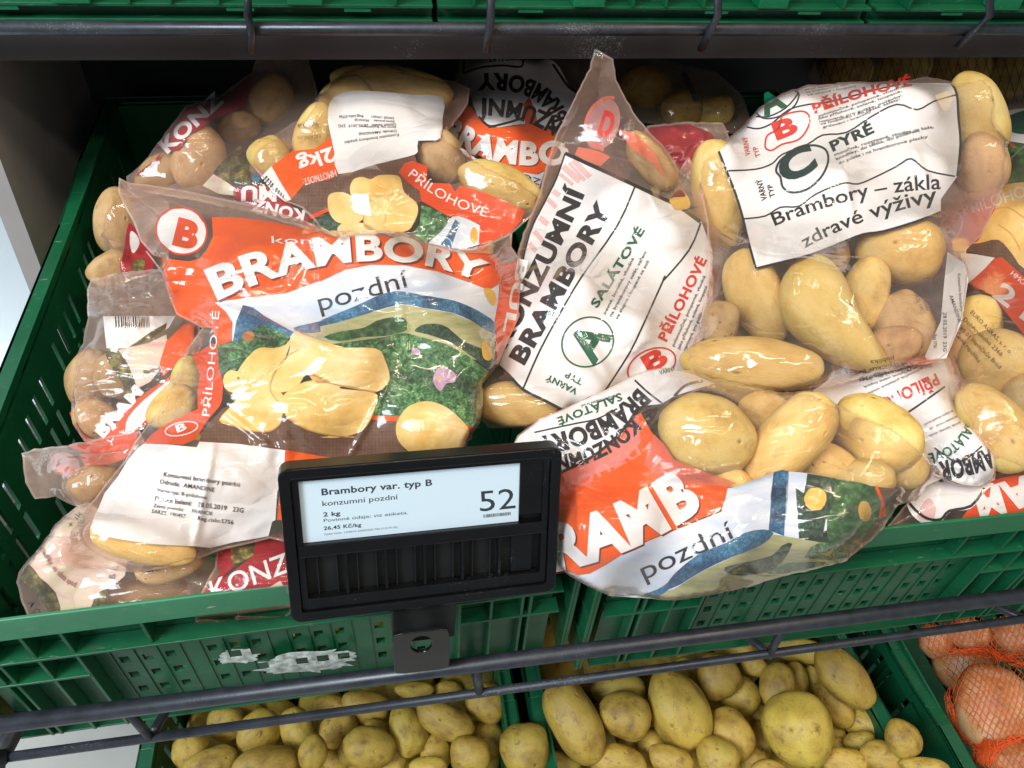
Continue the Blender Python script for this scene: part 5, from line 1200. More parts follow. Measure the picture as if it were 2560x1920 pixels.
for t, a, c in (('polomoučné, polopevné, vhodné', (60, 632), (248, 215)), ('jako přílohové, solené, loupané,', (92, 650), (262, 270)), ('restované, pro guláše, polévky,', (128, 658), (275, 330)), ('na loupačku i do těsta, saláty,', (160, 668), (290, 380))):
    b.text(t, p1('21', *a), p1('21', *c), 8, 'ink_black', 7, .01)
b.ring(p1('11', 1965, 745), H_(150), H_(95), -25, 4, 'ink_red', 7); b.text('B', p1('11', 1950, 790), p1('11', 2070, 720), H_(110), 'ink_red', 7, .045)
for k, (a, c, wd) in enumerate((((1440, 985), (1540, 1075), 16), ((1475, 965), (1570, 1070), 9), ((1420, 1030), (1500, 1095), 9), ((1500, 950), (1600, 1050), 14), ((1380, 1130), (1420, 1160), 14), ((1350, 1180), (1400, 1230), 12), ((1300, 1290), (1350, 1330), 14), ((1270, 1370), (1320, 1430), 12), ((1240, 1440), (1280, 1490), 12))):
    b.stroke('show_through_stripe', T('10', a, c), wd, 'ink_pink_sheer', 5, sm=0)
b.ell('emblem_disc', p1('10', 1672, 735), H_(100), H_(155), 18, 'ink_pink_sheer', 4)
b.stroke('emblem_ring', T('10', (1745, 580), (1680, 585), (1605, 650), (1570, 760), (1600, 840), (1680, 890)), 8, 'ink_orange_sheer', 6)
b.text('D', p1('10', 1640, 790), p1('10', 1715, 815), H_(150), 'ink_red', 6, .04)
b.poly('red_print', T('10', (1530, 870), (1610, 885), (1660, 900), (1720, 930), (1660, 985), (1560, 945), (1510, 915)), 'ink_orange_sheer', 5, 1)
b.poly('red_print', T('10', (1760, 770), (1860, 780), (1990, 910), (2050, 1060), (1960, 960), (1850, 880)), 'ink_orange_sheer', 5, 1)
b.poly('film_hole', J(T('10', (2070, 1180), (2100, 1145), (2133, 1120)), T('20', (120, 1140), (150, 1180), (150, 1230), (90, 1245)), T('10', (2095, 1235))), 'hole_yellow', 7, 3)
b.poly('film_hole', J(T('10', (2072, 1178), (2100, 1145), (2133, 1120)), T('20', (118, 1140), (125, 1165), (60, 1168))), 'ink_maroon', 8, 2)
b.poly('film_tip', T('10', (1630, 288), (1652, 292), (1640, 330), (1615, 328)), 'ink_green', 8, 0)

# ---- big bag upper right: white panel with the letter C
b = Bag('potato_bag', 'large bag at the upper right with letter C and PYRÉ panel over many yellow potatoes',
    J(T('20', (310, 865), (420, 790), (480, 735), (560, 635), (700, 550), (850, 505), (1100, 487), (1400, 480), (1550, 455), (1700, 480), (1840, 450), (1890, 432), (1945, 490), (1985, 585), (1970, 700), (2038, 830), (2040, 950), (2020, 1080), (1950, 1250), (1880, 1400), (1790, 1480), (1790, 1560)), T('21', (1805, 200), (1770, 450), (1690, 660), (1640, 705), (1450, 745), (1000, 865), (720, 912), (400, 862), (180, 795), (128, 710), (140, 620), (200, 540), (250, 300), (280, 100)), T('20', (262, 1500), (250, 1300), (215, 1150), (195, 1000), (230, 920))),
    [(*p1('20', 310, 870), .070), (*p1('20', 850, 505), .115), (*p1('20', 1900, 450), .110), (*p1('20', 2020, 1080), .075), (*p1('20', 240, 1300), .060), (*p1('21', 150, 650), .050), (*p1('21', 720, 900), .032), (*p1('21', 1640, 700), .042), (*p1('20', 1100, 1000), .085)], seed=67, wr=.8, wr_dir=85, relax=320, thick=.03,
    pots=TP('21', (990, 480, 375, 195, 50, .047, 'large kidney shaped yellow potato in the middle of the C bag', 'potato_washed', 20), (1330, 640, 170, 110, -30, .02, 'tan potato low at the right of the kidney potato, C bag', 'potato_tan'), (330, 500, 100, 130, 10, .016, 'small dim potato above the long one, left in the C bag', 'potato_tan'), (508, 742, 378, 155, 4, .044, 'long yellow potato along the bottom left of the C bag', 'potato_washed'), (1395, 60, 215, 175, 5, .042, 'round yellow potato just below the corner of the C bag panel', 'potato_washed'),
        (545, 340, 150, 270, -22, .020, 'greyish potato behind the stretched film left in the C bag', 'potato_washed'), (1185, 330, 120, 210, 8, .024, 'pale potato right of the large kidney potato in the C bag', 'potato_washed'), (1420, 520, 150, 190, -20, .016, 'shaded potato low on the right side of the C bag', 'potato_tan'))
      + TP('20', (320, 1170, 135, 300, -8, .030, 'tall yellow potato at the left edge of the C bag panel', 'potato_washed'), (1850, 700, 140, 240, -18, .030, 'yellow potato at the top right tip of the C bag', 'potato_washed'), (1880, 980, 130, 170, -10, .016, 'tan potato at the right side of the C bag panel', 'potato_tan'), (900, 1520, 170, 120, 0, .012, 'dark potato directly under the C bag panel edge', 'potato_tan')),
    bumps=TP('20', (700, 800, 260, 190, -20, .036), (1250, 760, 300, 210, -15, .040), (800, 1180, 280, 170, -15, .036), (1400, 1080, 230, 190, 0, .032)),
    creases=[(p1('21', 640, -60), p1('21', 660, 500), .0025, 9), (p1('21', 800, -90), p1('21', 740, 500), .0025, 9), (p1('21', 880, -90), p1('21', 900, 260), .0022, 8), (p1('21', 1110, -60), p1('21', 1130, 330), .0025, 9), (p1('21', 560, 0), p1('21', 460, 520), .0022, 9), (p1('21', 1010, -60), p1('21', 1060, 300), .002, 7), (p1('21', 1160, -60), p1('21', 1400, 500), .002, 9),
             (p1('20', 1060, 950), p1('20', 1130, 1380), .003, 14), (p1('20', 1480, 880), p1('20', 1560, 1090), .0035, 16)], fine=[(*p1('20', 1930, 520), 40, .005), (*p1('20', 1500, 1030), 60, .0022)])
b.poly('printed_panel', T('20', (315, 872), (400, 805), (480, 745), (560, 645), (700, 558), (850, 512), (1150, 493), (1400, 490), (1705, 492), (1735, 560), (1745, 700), (1757, 850), (1738, 1045), (1690, 1110), (1640, 1180), (1640, 1258), (1500, 1312), (1300, 1372), (1180, 1390), (1050, 1440), (900, 1502), (800, 1530), (545, 1592), (500, 1430), (470, 1300), (425, 1150), (370, 1012)), 'panel_white', 4, 0)
b.stroke('border_line', T('20', (315, 872), (370, 1012), (425, 1150), (470, 1300), (500, 1430), (545, 1592)), 6, 'ink_black', 6, sm=3)
b.stroke('border_line', T('20', (545, 1590), (800, 1528), (900, 1498), (1050, 1438), (1180, 1388), (1300, 1370), (1500, 1310), (1640, 1256)), 6, 'ink_black', 6, sm=3)
b.stroke('border_line', T('20', (1705, 495), (1735, 560), (1745, 700), (1757, 850), (1738, 1045)), 6, 'ink_black', 6, sm=3)
for pts in (((490, 752), (560, 762), (640, 730), (740, 650), (860, 618), (980, 603), (1150, 560), (1300, 520), (1400, 500)), ((370, 1012), (540, 1003), (640, 970), (700, 915), (850, 855), (940, 800), (1080, 785), (1230, 690), (1380, 618), (1500, 650), (1600, 600), (1730, 562)),
            ((470, 1297), (600, 1280), (690, 1228), (800, 1222), (900, 1150), (1060, 1085), (1150, 1090), (1260, 1045), (1380, 985), (1465, 940), (1560, 1010), (1725, 1045)), ((545, 690), (620, 690), (720, 640), (790, 560), (780, 535))):
    b.stroke('border_line', T('20', *pts), 4, 'ink_black', 6, sm=3)
b.text('A', p1('20', 590, 690), p1('20', 730, 620), H_(120), 'ink_green', 7, .05)
b.stroke('emblem_ring', T('20', (540, 660), (590, 700), (680, 690), (770, 630), (800, 560), (770, 535)), 4, 'ink_black', 7)
b.stroke('emblem_ring', T('20', (600, 850), (615, 800), (680, 760), (700, 690), (780, 662), (840, 665), (865, 710), (840, 780), (790, 830), (700, 855), (640, 890), (605, 880)), 4.5, 'ink_red', 7, True, 5)
b.text('B', p1('20', 668, 828), p1('20', 800, 778), H_(105), 'ink_red', 7, .045)
b.stroke('emblem_ring', T('20', (664, 1010), (690, 950), (760, 900), (830, 868), (900, 862), (960, 890), (972, 960), (930, 1050), (850, 1120), (760, 1140), (705, 1110), (690, 1050)), 5.5, 'ink_dark_green', 7, True, 5)
b.text('C', p1('20', 712, 1092), p1('20', 915, 985), H_(160), 'ink_dark_green', 7, .05, lean=.1)
b.text('VARNÝ', p1('20', 512, 920), p1('20', 492, 808), H_(30), 'ink_red', 7, .02); b.text('TYP', p1('20', 572, 925), p1('20', 552, 865), H_(30), 'ink_red', 7, .02)
b.text('VARNÝ', p1('20', 612, 1182), p1('20', 578, 1058), H_(36), 'ink_black', 7, .02); b.text('TYP', p1('20', 658, 1165), p1('20', 640, 1090), H_(32), 'ink_black', 7, .02)
b.text('PŘÍLOHOVÉ', p1('20', 893, 672), p1('20', 1470, 505), H_(58), 'ink_red', 7, .035, mid=p1('20', 1180, 560))
for t, a, c, m in (('polomoučné, polopevné, vhodné', (918, 692), (1425, 515), (1130, 625)), ('jako přílohové, solené, loupané,', (915, 708), (1410, 543), (1130, 650)), ('restované, pro guláše, polévky,', (920, 726), (1415, 567), (1130, 690)), ('na loupačku i do těsta, saláty,', (930, 740), (1400, 590), (1150, 690)), ('grilování i hranolky', (942, 758), (1230, 662), (1100, 730))):
    b.text(t, p1('20', *a), p1('20', *c), H_(14), 'ink_black', 7, .008, mid=p1('20', *m))
for t, a, c in (('pevné, lojovité, vhodné', (838, 535), (1080, 498)), ('na bramborový salát', (842, 552), (1100, 503)), ('ve slupce i loupané', (850, 568), (1140, 515))): b.text(t, p1('20', *a), p1('20', *c), H_(14), 'ink_black', 7, .0)
b.text('PYRÉ', p1('20', 1000, 897), p1('20', 1248, 782), H_(62), 'ink_dark_green', 7, .04)
for t, a, c, m in (('moučné, rozsýpavé, vhodné na kaše,', (1012, 925), (1600, 758), (1320, 800)), ('knedlíky, do těsta, do polévek,', (1022, 950), (1518, 778), (1250, 850)), ('do guláše i na bramborové placky', (1038, 974), (1565, 815), (1260, 880))):
    b.text(t, p1('20', *a), p1('20', *c), H_(18), 'ink_black', 7, .01, mid=p1('20', *m))
b.text('Brambory – zákla', p1('20', 658, 1338), p1('20', 1640, 1120), H_(80), 'ink_black', 7, .012, mid=p1('20', 1150, 1130), h1=H_(95))
b.text('zdravé výživy', p1('20', 835, 1470), p1('20', 1625, 1190), H_(78), 'ink_black', 7, .012, mid=p1('20', 1150, 1290), h1=H_(95))
b.poly('sticker', T('21', (1680, 70), (1790, 145), (1803, 235), (1765, 480), (1672, 700), (1560, 712), (1545, 690), (1640, 480), (1660, 250)), 'sticker_white', 5, 0)
for t, a, c, h in (('AMANDINE', (1690, 330), (1745, 490), 22), ('Konzumni brambory', (1740, 200), (1755, 420), 18), ('28.05.2019  23G', (1655, 430), (1655, 660), 22), ('Reg 5756', (1598, 560), (1598, 640), 20)): b.text(t, p1('21', *a), p1('21', *c), H_(h), 'ink_black', 8, .008)
for t, a, c in (('publika', (1362, 690), (1222, 715)), ('Havlíčkův Brod', (1410, 720), (1100, 785)), ('Dobrovského 2366', (1460, 748), (1150, 815))): b.text(t, p1('21', *a), p1('21', *c), H_(28), 'ink_black', 7, .004)
for t, a, c in (('Zeme puvodu', (1500, 270), (1560, 420)), ('Datum baleni', (1540, 230), (1640, 440)), ('SARZE 190', (1475, 300), (1520, 420))): b.text(t, p1('21', *a), p1('21', *c), H_(20), 'ink_grey', 7, .0)
b.poly('red_print', T('21', (1430, 745), (1450, 700), (1560, 690), (1640, 705), (1560, 735)), 'ink_orange_sheer', 4, 1)

# ---- bag hanging over the front rim
b = Bag('potato_bag', 'front right bag hanging over the green rim, clear top, orange band with RAMB',
    J(T('11', (1145, 1215), (1170, 1160), (1300, 1055), (1440, 1000), (1700, 880), (1860, 795), (1950, 768), (2060, 755)), T('21', (160, 775), (300, 828), (500, 868), (700, 905), (870, 890), (960, 935), (1100, 1000), (1350, 1090), (1470, 1175), (1580, 1290), (1660, 1410), (1560, 1450), (1500, 1540), (1390, 1570), (1330, 1659)), T('22', (1300, 240), (1230, 310), (1130, 385), (1080, 432), (900, 482), (700, 525), (500, 585), (300, 632), (100, 665), (0, 668)), T('12', (2000, 662), (1900, 640), (1715, 642), (1550, 562), (1450, 500), (1408, 455), (1390, 350), (1400, 100)), T('11', (1400, 1500), (1400, 1380))),
    [(*p1('11', 1150, 1200), .030), (*p1('11', 1950, 770), .055), (*p1('21', 870, 900), .042), (*p1('21', 1640, 1400), .018), (*p1('12', 1410, 400), -.008), (*p1('12', 1715, 640), -.035), (*p1('22', 500, 580), -.030), (*p1('22', 1230, 310), .004), (*p1('12', 1900, 0), .030), (*p1('22', 700, 100), .026)], seed=68, overhang=True, wr=.9, wr_dir=20, relax=300, thick=.03,
    pots=TP('21', (245, 1160, 268, 225, 22, .042, 'round pale potato at the top left of the front right bag', 'potato_washed'), (735, 1200, 320, 165, -50, .045, 'long pale potato slanting across the front right bag', 'potato_washed'), (1250, 1150, 245, 190, 35, .038, 'large orange yellow potato at the right of the front right bag', 'potato_washed'), (600, 1030, 150, 120, 20, .022, 'shaded potato between the two pale ones, front right bag', 'potato_washed'), (1130, 1420, 200, 110, 0, .030, 'yellow potato under the folded picture, front right bag', 'potato_washed'), (400, 1440, 120, 90, 30, .02, 'yellow potato showing under the pink fold, front right bag', 'potato_washed'), (980, 1330, 160, 110, 20, .024, 'potato between the slanting and the large one, front right bag', 'potato_washed'), (1440, 1330, 110, 130, 20, .022, 'potato at the right tip of the front right bag', 'potato_washed')),
    bumps=TP('12', (1750, 220, 260, 200, -20, .032), (1600, 500, 200, 100, -20, .02)) + TP('22', (250, 330, 280, 160, -20, .034), (850, 200, 260, 150, -10, .030), (100, 560, 220, 100, -10, .022)),
    creases=[(p1('21', 0, 1420), p1('21', 1000, 1230), .003, 12), (p1('21', 420, 1440), p1('21', 760, 1330), .0028, 10), (p1('21', 880, 920), p1('21', 1190, 1240), .002, 8), (p1('21', 1190, 1240), p1('21', 1560, 1300), .002, 9), (p1('12', 1520, 0), p1('12', 1540, 330), .003, 10)], fine=[(*p1('11', 1900, 1050), 45, .006), (*p1('21', 200, 1330), 60, .003), (*p1('11', 1750, 1050), 45, .005)])
b.poly('printed_panel', J(T('11', (1140, 1220), (1175, 1165), (1300, 1062), (1440, 1005), (1700, 885), (1862, 800), (1950, 773), (2060, 762)), T('21', (160, 790), (300, 850), (200, 880), (60, 925), (0, 960)), T('11', (2030, 970), (1890, 985), (1870, 1025), (1760, 1150), (1640, 1262), (1440, 1372), (1400, 1300))), 'panel_white', 4, 0)
b.stroke('border_line', T('11', (1440, 1370), (1560, 1315), (1660, 1250), (1790, 1135), (1885, 990)), 7, 'ink_black', 6)
b.stroke('border_line', T('11', (1865, 830), (1940, 900), (2030, 970)), 5, 'ink_black', 6); b.stroke('border_line', T('21', (60, 925), (130, 860), (230, 835)), 7, 'ink_black', 6)
b.stroke('border_line', T('11', (1270, 1140), (1500, 1090), (1640, 1060), (1760, 1000)), 4, 'ink_black', 6)
b.text('BRAMBORY', p1('11', 1885, 880), p1('11', 1270, 1175), H_(110), 'ink_black', 7, .045, mid=p1('11', 1680, 1110))
b.text('KONZUMNÍ', p1('11', 1850, 1060), p1('11', 1350, 1290), H_(85), 'ink_black', 7, .045, mid=p1('11', 1650, 1260))
b.text('SALÁTOVÉ', p1('11', 1780, 905), p1('11', 1400, 1055), H_(48), 'ink_green', 7, .03)
b.text('ve slupce i loupané se solí', p1('11', 1760, 915), p1('11', 1545, 975), H_(20), 'ink_black', 7, 0); b.text('VARNÝ', p1('11', 2015, 800), p1('11', 2110, 770), H_(28), 'ink_green', 7, .02)
b.poly('orange_band', J(T('11', (1420, 1390), (1560, 1325), (1660, 1262), (1800, 1140), (1892, 1010), (1960, 1130), (2050, 1270), (2133, 1400)), T('21', (180, 1420), (378, 1462), (365, 1530), (340, 1600)), T('22', (0, 272)), T('12', (1850, 352), (1700, 450), (1600, 505), (1530, 515), (1460, 490), (1408, 452), (1395, 250))), 'ink_orange', 4, 0)
b.poly('red_fold', T('21', (-60, 1150), (0, 1210), (60, 1300), (180, 1350), (430, 1440), (380, 1462), (180, 1440), (0, 1440), (-120, 1330)), 'ink_orange_sheer', 5, 1)
b.poly('pink_fold', T('11', (1440, 1390), (1640, 1285), (1800, 1160), (1885, 1030), (1900, 1200), (1780, 1330), (1600, 1400), (1450, 1470)), 'ink_pink_sheer', 6, 1)
b.text('konzu', p1('11', 1450, 1520), p1('11', 1905, 1270), H_(95), 'ink_pink_sheer', 8, .0)
b.text('RAMB', (1384, 1424), (1758, 1262), 112, 'ink_white', 7, .05, mid=(1590, 1385), h1=118, shadow=('ink_maroon', 4, 4))
b.poly('sky_print', J(T('12', (1408, 456), (1460, 492), (1530, 517), (1600, 507), (1700, 453), (1850, 355)), T('22', (0, 276), (340, 140), (378, 0)), T('21', (400, 1470), (640, 1380), (900, 1440), (1000, 1659)), T('22', (900, 270), (640, 400), (200, 600), (0, 660)), T('12', (1720, 640), (1550, 560))), 'print_sky', 3, 0)
b.poly('hill_print', J(T('12', (1900, 640), (2000, 600), (2060, 560)), T('22', (60, 510), (200, 395), (370, 325), (480, 265), (590, 245), (650, 270), (560, 350), (400, 410), (230, 490), (100, 570), (30, 600)), T('12', (2000, 645))), 'print_hill', 5, 2)
b.poly('field_print', J(T('12', (1960, 655), (2050, 610)), T('22', (60, 600), (230, 492), (400, 412), (560, 352), (650, 275), (870, 312), (1080, 350), (1090, 420), (900, 480), (700, 522), (500, 580), (300, 628), (100, 662), (0, 665))), 'print_field', 4, 1)
b.poly('leaf_print', T('22', (360, 470), (480, 440), (640, 400), (700, 340), (760, 330), (700, 440), (600, 500), (450, 520), (380, 505)), 'print_leaves_dark', 6, 2)
b.poly('leaf_print', T('22', (580, 495), (680, 450), (850, 440), (960, 440), (900, 470), (700, 510)), 'print_leaves', 6, 2)
b.poly('leaf_print', T('22', (830, 415), (870, 350), (930, 320), (1100, 345), (1085, 410), (980, 430)), 'print_leaves', 7, 1)
b.poly('hill_print', T('21', (640, 1659), (632, 1520), (650, 1375), (700, 1362), (740, 1370), (735, 1500), (720, 1659)), 'print_hill', 6, 0); b.poly('hill_print', T('22', (640, 0), (725, 0), (712, 285), (620, 250)), 'print_hill', 6, 0)
b.poly('field_print', J(T('21', (735, 1370), (860, 1382), (1010, 1415), (1000, 1560), (960, 1659)), T('22', (970, 120), (965, 250), (850, 300), (712, 285), (725, 0))), 'print_sky', 6, 0)
b.poly('field_print', J(T('21', (850, 1383), (1015, 1412), (1000, 1560), (970, 1659)), T('22', (960, 180), (940, 290), (800, 300), (780, 0)), T('21', (830, 1500))), 'print_leaves_dark', 7, 0)
b.poly('leaf_print', J(T('21', (1010, 1415), (1150, 1435), (1260, 1462), (1300, 1560), (1290, 1659)), T('22', (1285, 150), (1200, 260), (1085, 345), (970, 310), (965, 200), (1000, 60)), T('21', (1005, 1560))), 'print_leaves_bright', 7, 1)
b.stroke('orange_edge', J(T('21', (1258, 1462), (1300, 1570), (1305, 1640)), T('22', (1300, 100), (1280, 180))), 8, 'ink_orange', 8)
b.poly('burlap_print', J(T('21', (1265, 1462), (1380, 1475), (1375, 1560), (1340, 1650)), T('22', (1320, 180), (1230, 290), (1110, 380), (1200, 270), (1290, 150)), T('21', (1308, 1570))), 'print_burlap', 6, 0)
b.ell('film_hole', p1('22', 897, 66), H_(66), H_(70), 20, 'hole_yellow', 9, None, .06); b.ell('film_hole', p1('22', 1190, 138), H_(38), H_(62), -8, 'hole_yellow', 9, None, .05)
b.text('pozdní', p1('12', 1925, 545), p1('22', 425, 290), H_(115), 'ink_black', 8, .0, h1=H_(120))

# ---- the large orange bag in front on the left
b = Bag('potato_bag', 'large orange BRAMBORY bag at the front left with landscape print and date sticker',
    J(T('00', (705, 1052), (760, 1082), (900, 1097), (1100, 1130), (1300, 1172), (1500, 1212), (1750, 1290), (1900, 1342), (2000, 1395), (2060, 1400)), T('10', (60, 1365), (115, 1395), (250, 1365), (400, 1360), (550, 1385), (650, 1440), (780, 1472), (900, 1475), (1000, 1442), (1100, 1402), (1140, 1380)), T('11', (1135, 40), (1185, 110), (1190, 250), (1175, 470), (1120, 590), (1055, 740), (962, 860), (968, 960), (948, 1090), (890, 1160), (850, 1270), (760, 1400), (500, 1500), (100, 1659)), T('02', (1850, 250), (1690, 320), (1600, 300), (1500, 325), (1300, 370), (1180, 420), (1000, 470), (830, 500), (700, 495), (580, 470), (470, 480), (400, 470), (340, 400), (380, 300), (440, 240), (520, 110)), T('01', (500, 1600), (560, 1540), (640, 1430), (740, 1310), (800, 1195), (880, 1090), (960, 950), (1020, 800), (1060, 730), (1110, 640), (1195, 520), (1120, 470), (1040, 430), (1000, 330), (960, 200), (930, 150), (860, 60)), T('00', (950, 1600), (985, 1530), (900, 1500), (830, 1420), (790, 1310), (745, 1230), (700, 1130))),
    [(*p1('00', 705, 1060), .085), (*p1('10', 100, 1390), .095), (*p1('10', 1130, 1390), .085), (*p1('11', 1180, 300), .065), (*p1('11', 950, 1080), .035), (*p1('11', 400, 1500), .018), (*p1('02', 600, 470), .012), (*p1('02', 400, 430), .015), (*p1('01', 800, 1190), .040), (*p1('01', 1150, 530), .050), (*p1('00', 960, 1560), .070), (*p1('11', 300, 500), .075)], seed=69, wr=.85, wr_dir=-25, relax=320, thick=.03, jagged=0,
    pots=TP('01', (1110, 830, 85, 130, 5, .014, 'pale yellow potato beside the vertical orange band, front left bag', 'potato_washed'), (1030, 1000, 140, 110, -45, .012, 'tan potato under the narrow waist of the front left bag', 'potato_washed')) + TP('02', (850, 330, 270, 100, 12, .026, 'long yellow potato under the date sticker of the front left bag', 'potato_washed')),
    bumps=TP('01', (1600, 850, 330, 220, -20, .034), (1850, 1020, 280, 180, 10, .034), (1600, 200, 250, 150, -10, .03), (1300, 1400, 330, 180, 10, .028), (1100, 200, 150, 150, 0, .018)) + TP('11', (150, 780, 280, 220, 0, .036), (680, 1100, 260, 170, 0, .034), (750, 700, 270, 190, 20, .032), (450, 280, 300, 170, 10, .034), (850, 250, 200, 170, 0, .026), (200, 60, 260, 130, 0, .03)) + TP('01', (1500, 600, 200, 130, 20, .022)),
    creases=[(p1('01', 1270, 365), p1('11', 60, 640), .0045, 12), (p1('11', 470, 330), p1('11', 520, 700), .0022, 12), (p1('01', 1640, 1250), p1('01', 1330, 1010), .003, 12), (p1('11', 400, 860), p1('11', 180, 1280), .0028, 10), (p1('01', 1265, 1210), p1('02', 1150, 340), .0025, 14), (p1('01', 1470, 850), p1('01', 1780, 640), .0025, 8)],
    fine=[(*p1('00', 950, 1480), 35, .005), (*p1('01', 1150, 480), 45, .004), (*p1('00', 1700, 1450), 80, .0028), (*p1('01', 1650, 1200), 70, .003), (*p1('10', 1090, 1440), 35, .004)])
A = b
b.poly('orange_panel', J(T('00', (1255, 1287), (1345, 1287), (1420, 1290), (1600, 1312), (1800, 1352), (2000, 1402)), T('10', (115, 1400), (200, 1395), (420, 1402), (560, 1430), (650, 1462), (800, 1490), (900, 1495), (1000, 1480)), T('11', (1010, 72), (1058, 110), (1062, 260), (1000, 295), (900, 255), (700, 185), (500, 148), (300, 145), (150, 175), (0, 245)), T('01', (1895, 240), (1700, 312), (1380, 352), (1270, 368), (1340, 425), (1378, 490), (1372, 600), (1290, 625), (1255, 520), (1200, 518), (1050, 445), (1030, 400), (985, 280), (970, 200), (962, 105)), T('00', (958, 1535), (1040, 1540), (1120, 1548), (1180, 1535), (1225, 1480), (1262, 1400))), 'ink_orange', 4, 0)
b.poly('orange_band', T('01', (1255, 610), (1292, 625), (1295, 760), (1322, 850), (1315, 950), (1300, 985), (1220, 1080), (1160, 1180), (1085, 1212), (850, 1206), (900, 1150), (1000, 1080), (1110, 1030), (1172, 1000), (1170, 900), (1185, 800), (1145, 680), (1200, 650)), 'ink_orange_red', 5, 1)
b.ell('emblem_disc', p1('00', 1075, 1368), H_(148), H_(132), 20, 'ink_white', 5, None, .03); b.ring(p1('00', 1075, 1368), H_(152), H_(137), 20, 4.5, 'ink_red', 6)
b.text('B', p1('00', 1020, 1440), p1('00', 1158, 1475), H_(158), 'ink_orange_red', 7, .055)
b.text('konz', p1('00', 1610, 1440), p1('10', 30, 1450), H_(45), 'ink_white', 6, .0, lean=-.1)
b.text('BRAMBORY', (543, 748), (1204, 704), H_(195), 'ink_white', 7, .036, mid=(908, 576), h1=H_(122), shadow=('ink_maroon', 5, 5))
b.poly('sky_print', J(T('11', (1062, 262), (1000, 297), (900, 257), (700, 187), (500, 150), (300, 147), (150, 177), (0, 247)), T('01', (1895, 242), (1700, 314), (1380, 354), (1270, 370), (1340, 427), (1378, 492), (1375, 600), (1500, 640)), T('11', (0, 620), (600, 620), (1040, 600))), 'print_sky', 3, 0)
b.text('pozdní', (801, 778), (1024, 716), 48, 'ink_black', 7, .0)
b.poly('hill_print', J(T('01', (1380, 600), (1400, 480), (1440, 385), (1500, 400), (1560, 445), (1620, 480), (1740, 545), (1700, 600), (1500, 660))), 'print_hill', 4, 1)
b.poly('hill_print', J(T('01', (1735, 520), (1850, 492), (2000, 455)), T('11', (0, 478), (200, 395), (330, 335), (400, 312), (470, 302), (580, 320), (700, 342), (800, 360), (900, 400), (980, 445), (1035, 490), (1035, 560), (900, 480), (780, 430), (600, 400), (480, 380), (300, 430), (100, 490), (0, 512)), T('01', (1900, 545), (1790, 550))), 'print_hill', 6, 2)
b.poly('field_print', J(T('01', (1740, 545), (1900, 548)), T('11', (0, 515), (300, 432), (480, 382), (600, 402), (780, 432), (900, 482), (1035, 562), (1040, 740), (800, 680), (400, 640), (0, 640)), T('01', (1900, 610))), 'print_field', 4, 0)
b.poly('leaf_print', T('11', (20, 575), (130, 540), (260, 520), (330, 480), (420, 458), (500, 460), (520, 520), (480, 550), (380, 570), (250, 575), (120, 600)), 'print_leaves_bright', 6, 2)
b.poly('leaf_print', T('11', (560, 540), (600, 505), (680, 495), (760, 520), (850, 600), (950, 640), (1038, 720), (1030, 780), (900, 690), (780, 610), (640, 560)), 'print_leaves_dark', 6, 2)
b.poly('leaf_print', J(T('01', (1285, 625), (1400, 605), (1480, 540), (1560, 500), (1700, 560), (1740, 600), (1640, 640), (1500, 660), (1440, 740), (1400, 800), (1340, 820), (1300, 760))), 'print_leaves', 6, 1)
b.poly('leaf_print', T('11', (0, 625), (200, 600), (380, 575), (500, 548), (620, 580), (760, 620), (880, 690), (1000, 780), (1000, 810), (958, 865), (964, 960), (945, 1090), (920, 1115), (700, 1085), (460, 1050), (320, 1035), (340, 950), (410, 860), (400, 720), (330, 640), (100, 635)), 'print_leaves', 6, 1)
b.poly('flower_print', T('11', (670, 820), (690, 770), (735, 755), (800, 790), (800, 840), (750, 850), (715, 895), (680, 860)), 'print_flower', 8, 3); b.ell('flower_centre', p1('11', 708, 824), H_(14), H_(9), 0, 'hole_yellow', 9)
b.poly('flower_print', T('11', (545, 648), (570, 640), (595, 662), (580, 680), (550, 675)), 'print_flower', 7, 3)
b.stroke('orange_edge', T('11', (310, 1050), (460, 1062), (700, 1095), (905, 1118)), 12, 'ink_orange', 7)
b.poly('burlap_print', J(T('01', (1290, 700), (1330, 880), (1388, 960), (1320, 1000), (1230, 1090), (1175, 1180), (1170, 1222), (1185, 1200), (1400, 1208), (1700, 1250), (2000, 1300)), T('11', (100, 1320), (700, 1290), (900, 1180), (905, 1125), (700, 1100), (460, 1068), (310, 1056), (0, 900)), T('01', (1700, 800), (1400, 780))), 'print_burlap', 3, 0)
b.poly('potato_print', T('01', (1690, 622), (1740, 560), (1690, 700), (1640, 850), (1700, 960), (1672, 1040), (1660, 1090), (1600, 1132), (1480, 1132), (1390, 1105), (1298, 1068), (1388, 960), (1380, 900), (1382, 830), (1425, 750), (1480, 680), (1540, 638), (1620, 640)), 'print_potato', 7, 3)
b.poly('potato_print', J(T('01', (1740, 548), (1800, 562), (1950, 612), (2038, 635)), T('11', (100, 640), (330, 642), (385, 710), (412, 800), (400, 850), (330, 900), (200, 870), (60, 850), (0, 830)), T('01', (1820, 790), (1750, 880), (1640, 900), (1600, 840), (1700, 700))), 'print_potato_light', 8, 3)
b.poly('potato_print', J(T('01', (1665, 950), (1740, 870), (1850, 832), (1950, 850), (2038, 860)), T('11', (120, 880), (320, 905), (335, 960), (295, 1075), (230, 1140), (100, 1172), (0, 1168)), T('01', (1950, 1158), (1800, 1115), (1700, 1050))), 'print_potato', 9, 3)
b.stroke('potato_outline', T('01', (1600, 850), (1640, 760), (1700, 690), (1770, 650)), 3, 'print_potato_edge', 9); b.stroke('potato_outline', J(T('01', (1830, 790), (1900, 820)), T('11', (60, 850), (330, 900))), 4, 'print_potato_edge', 9)
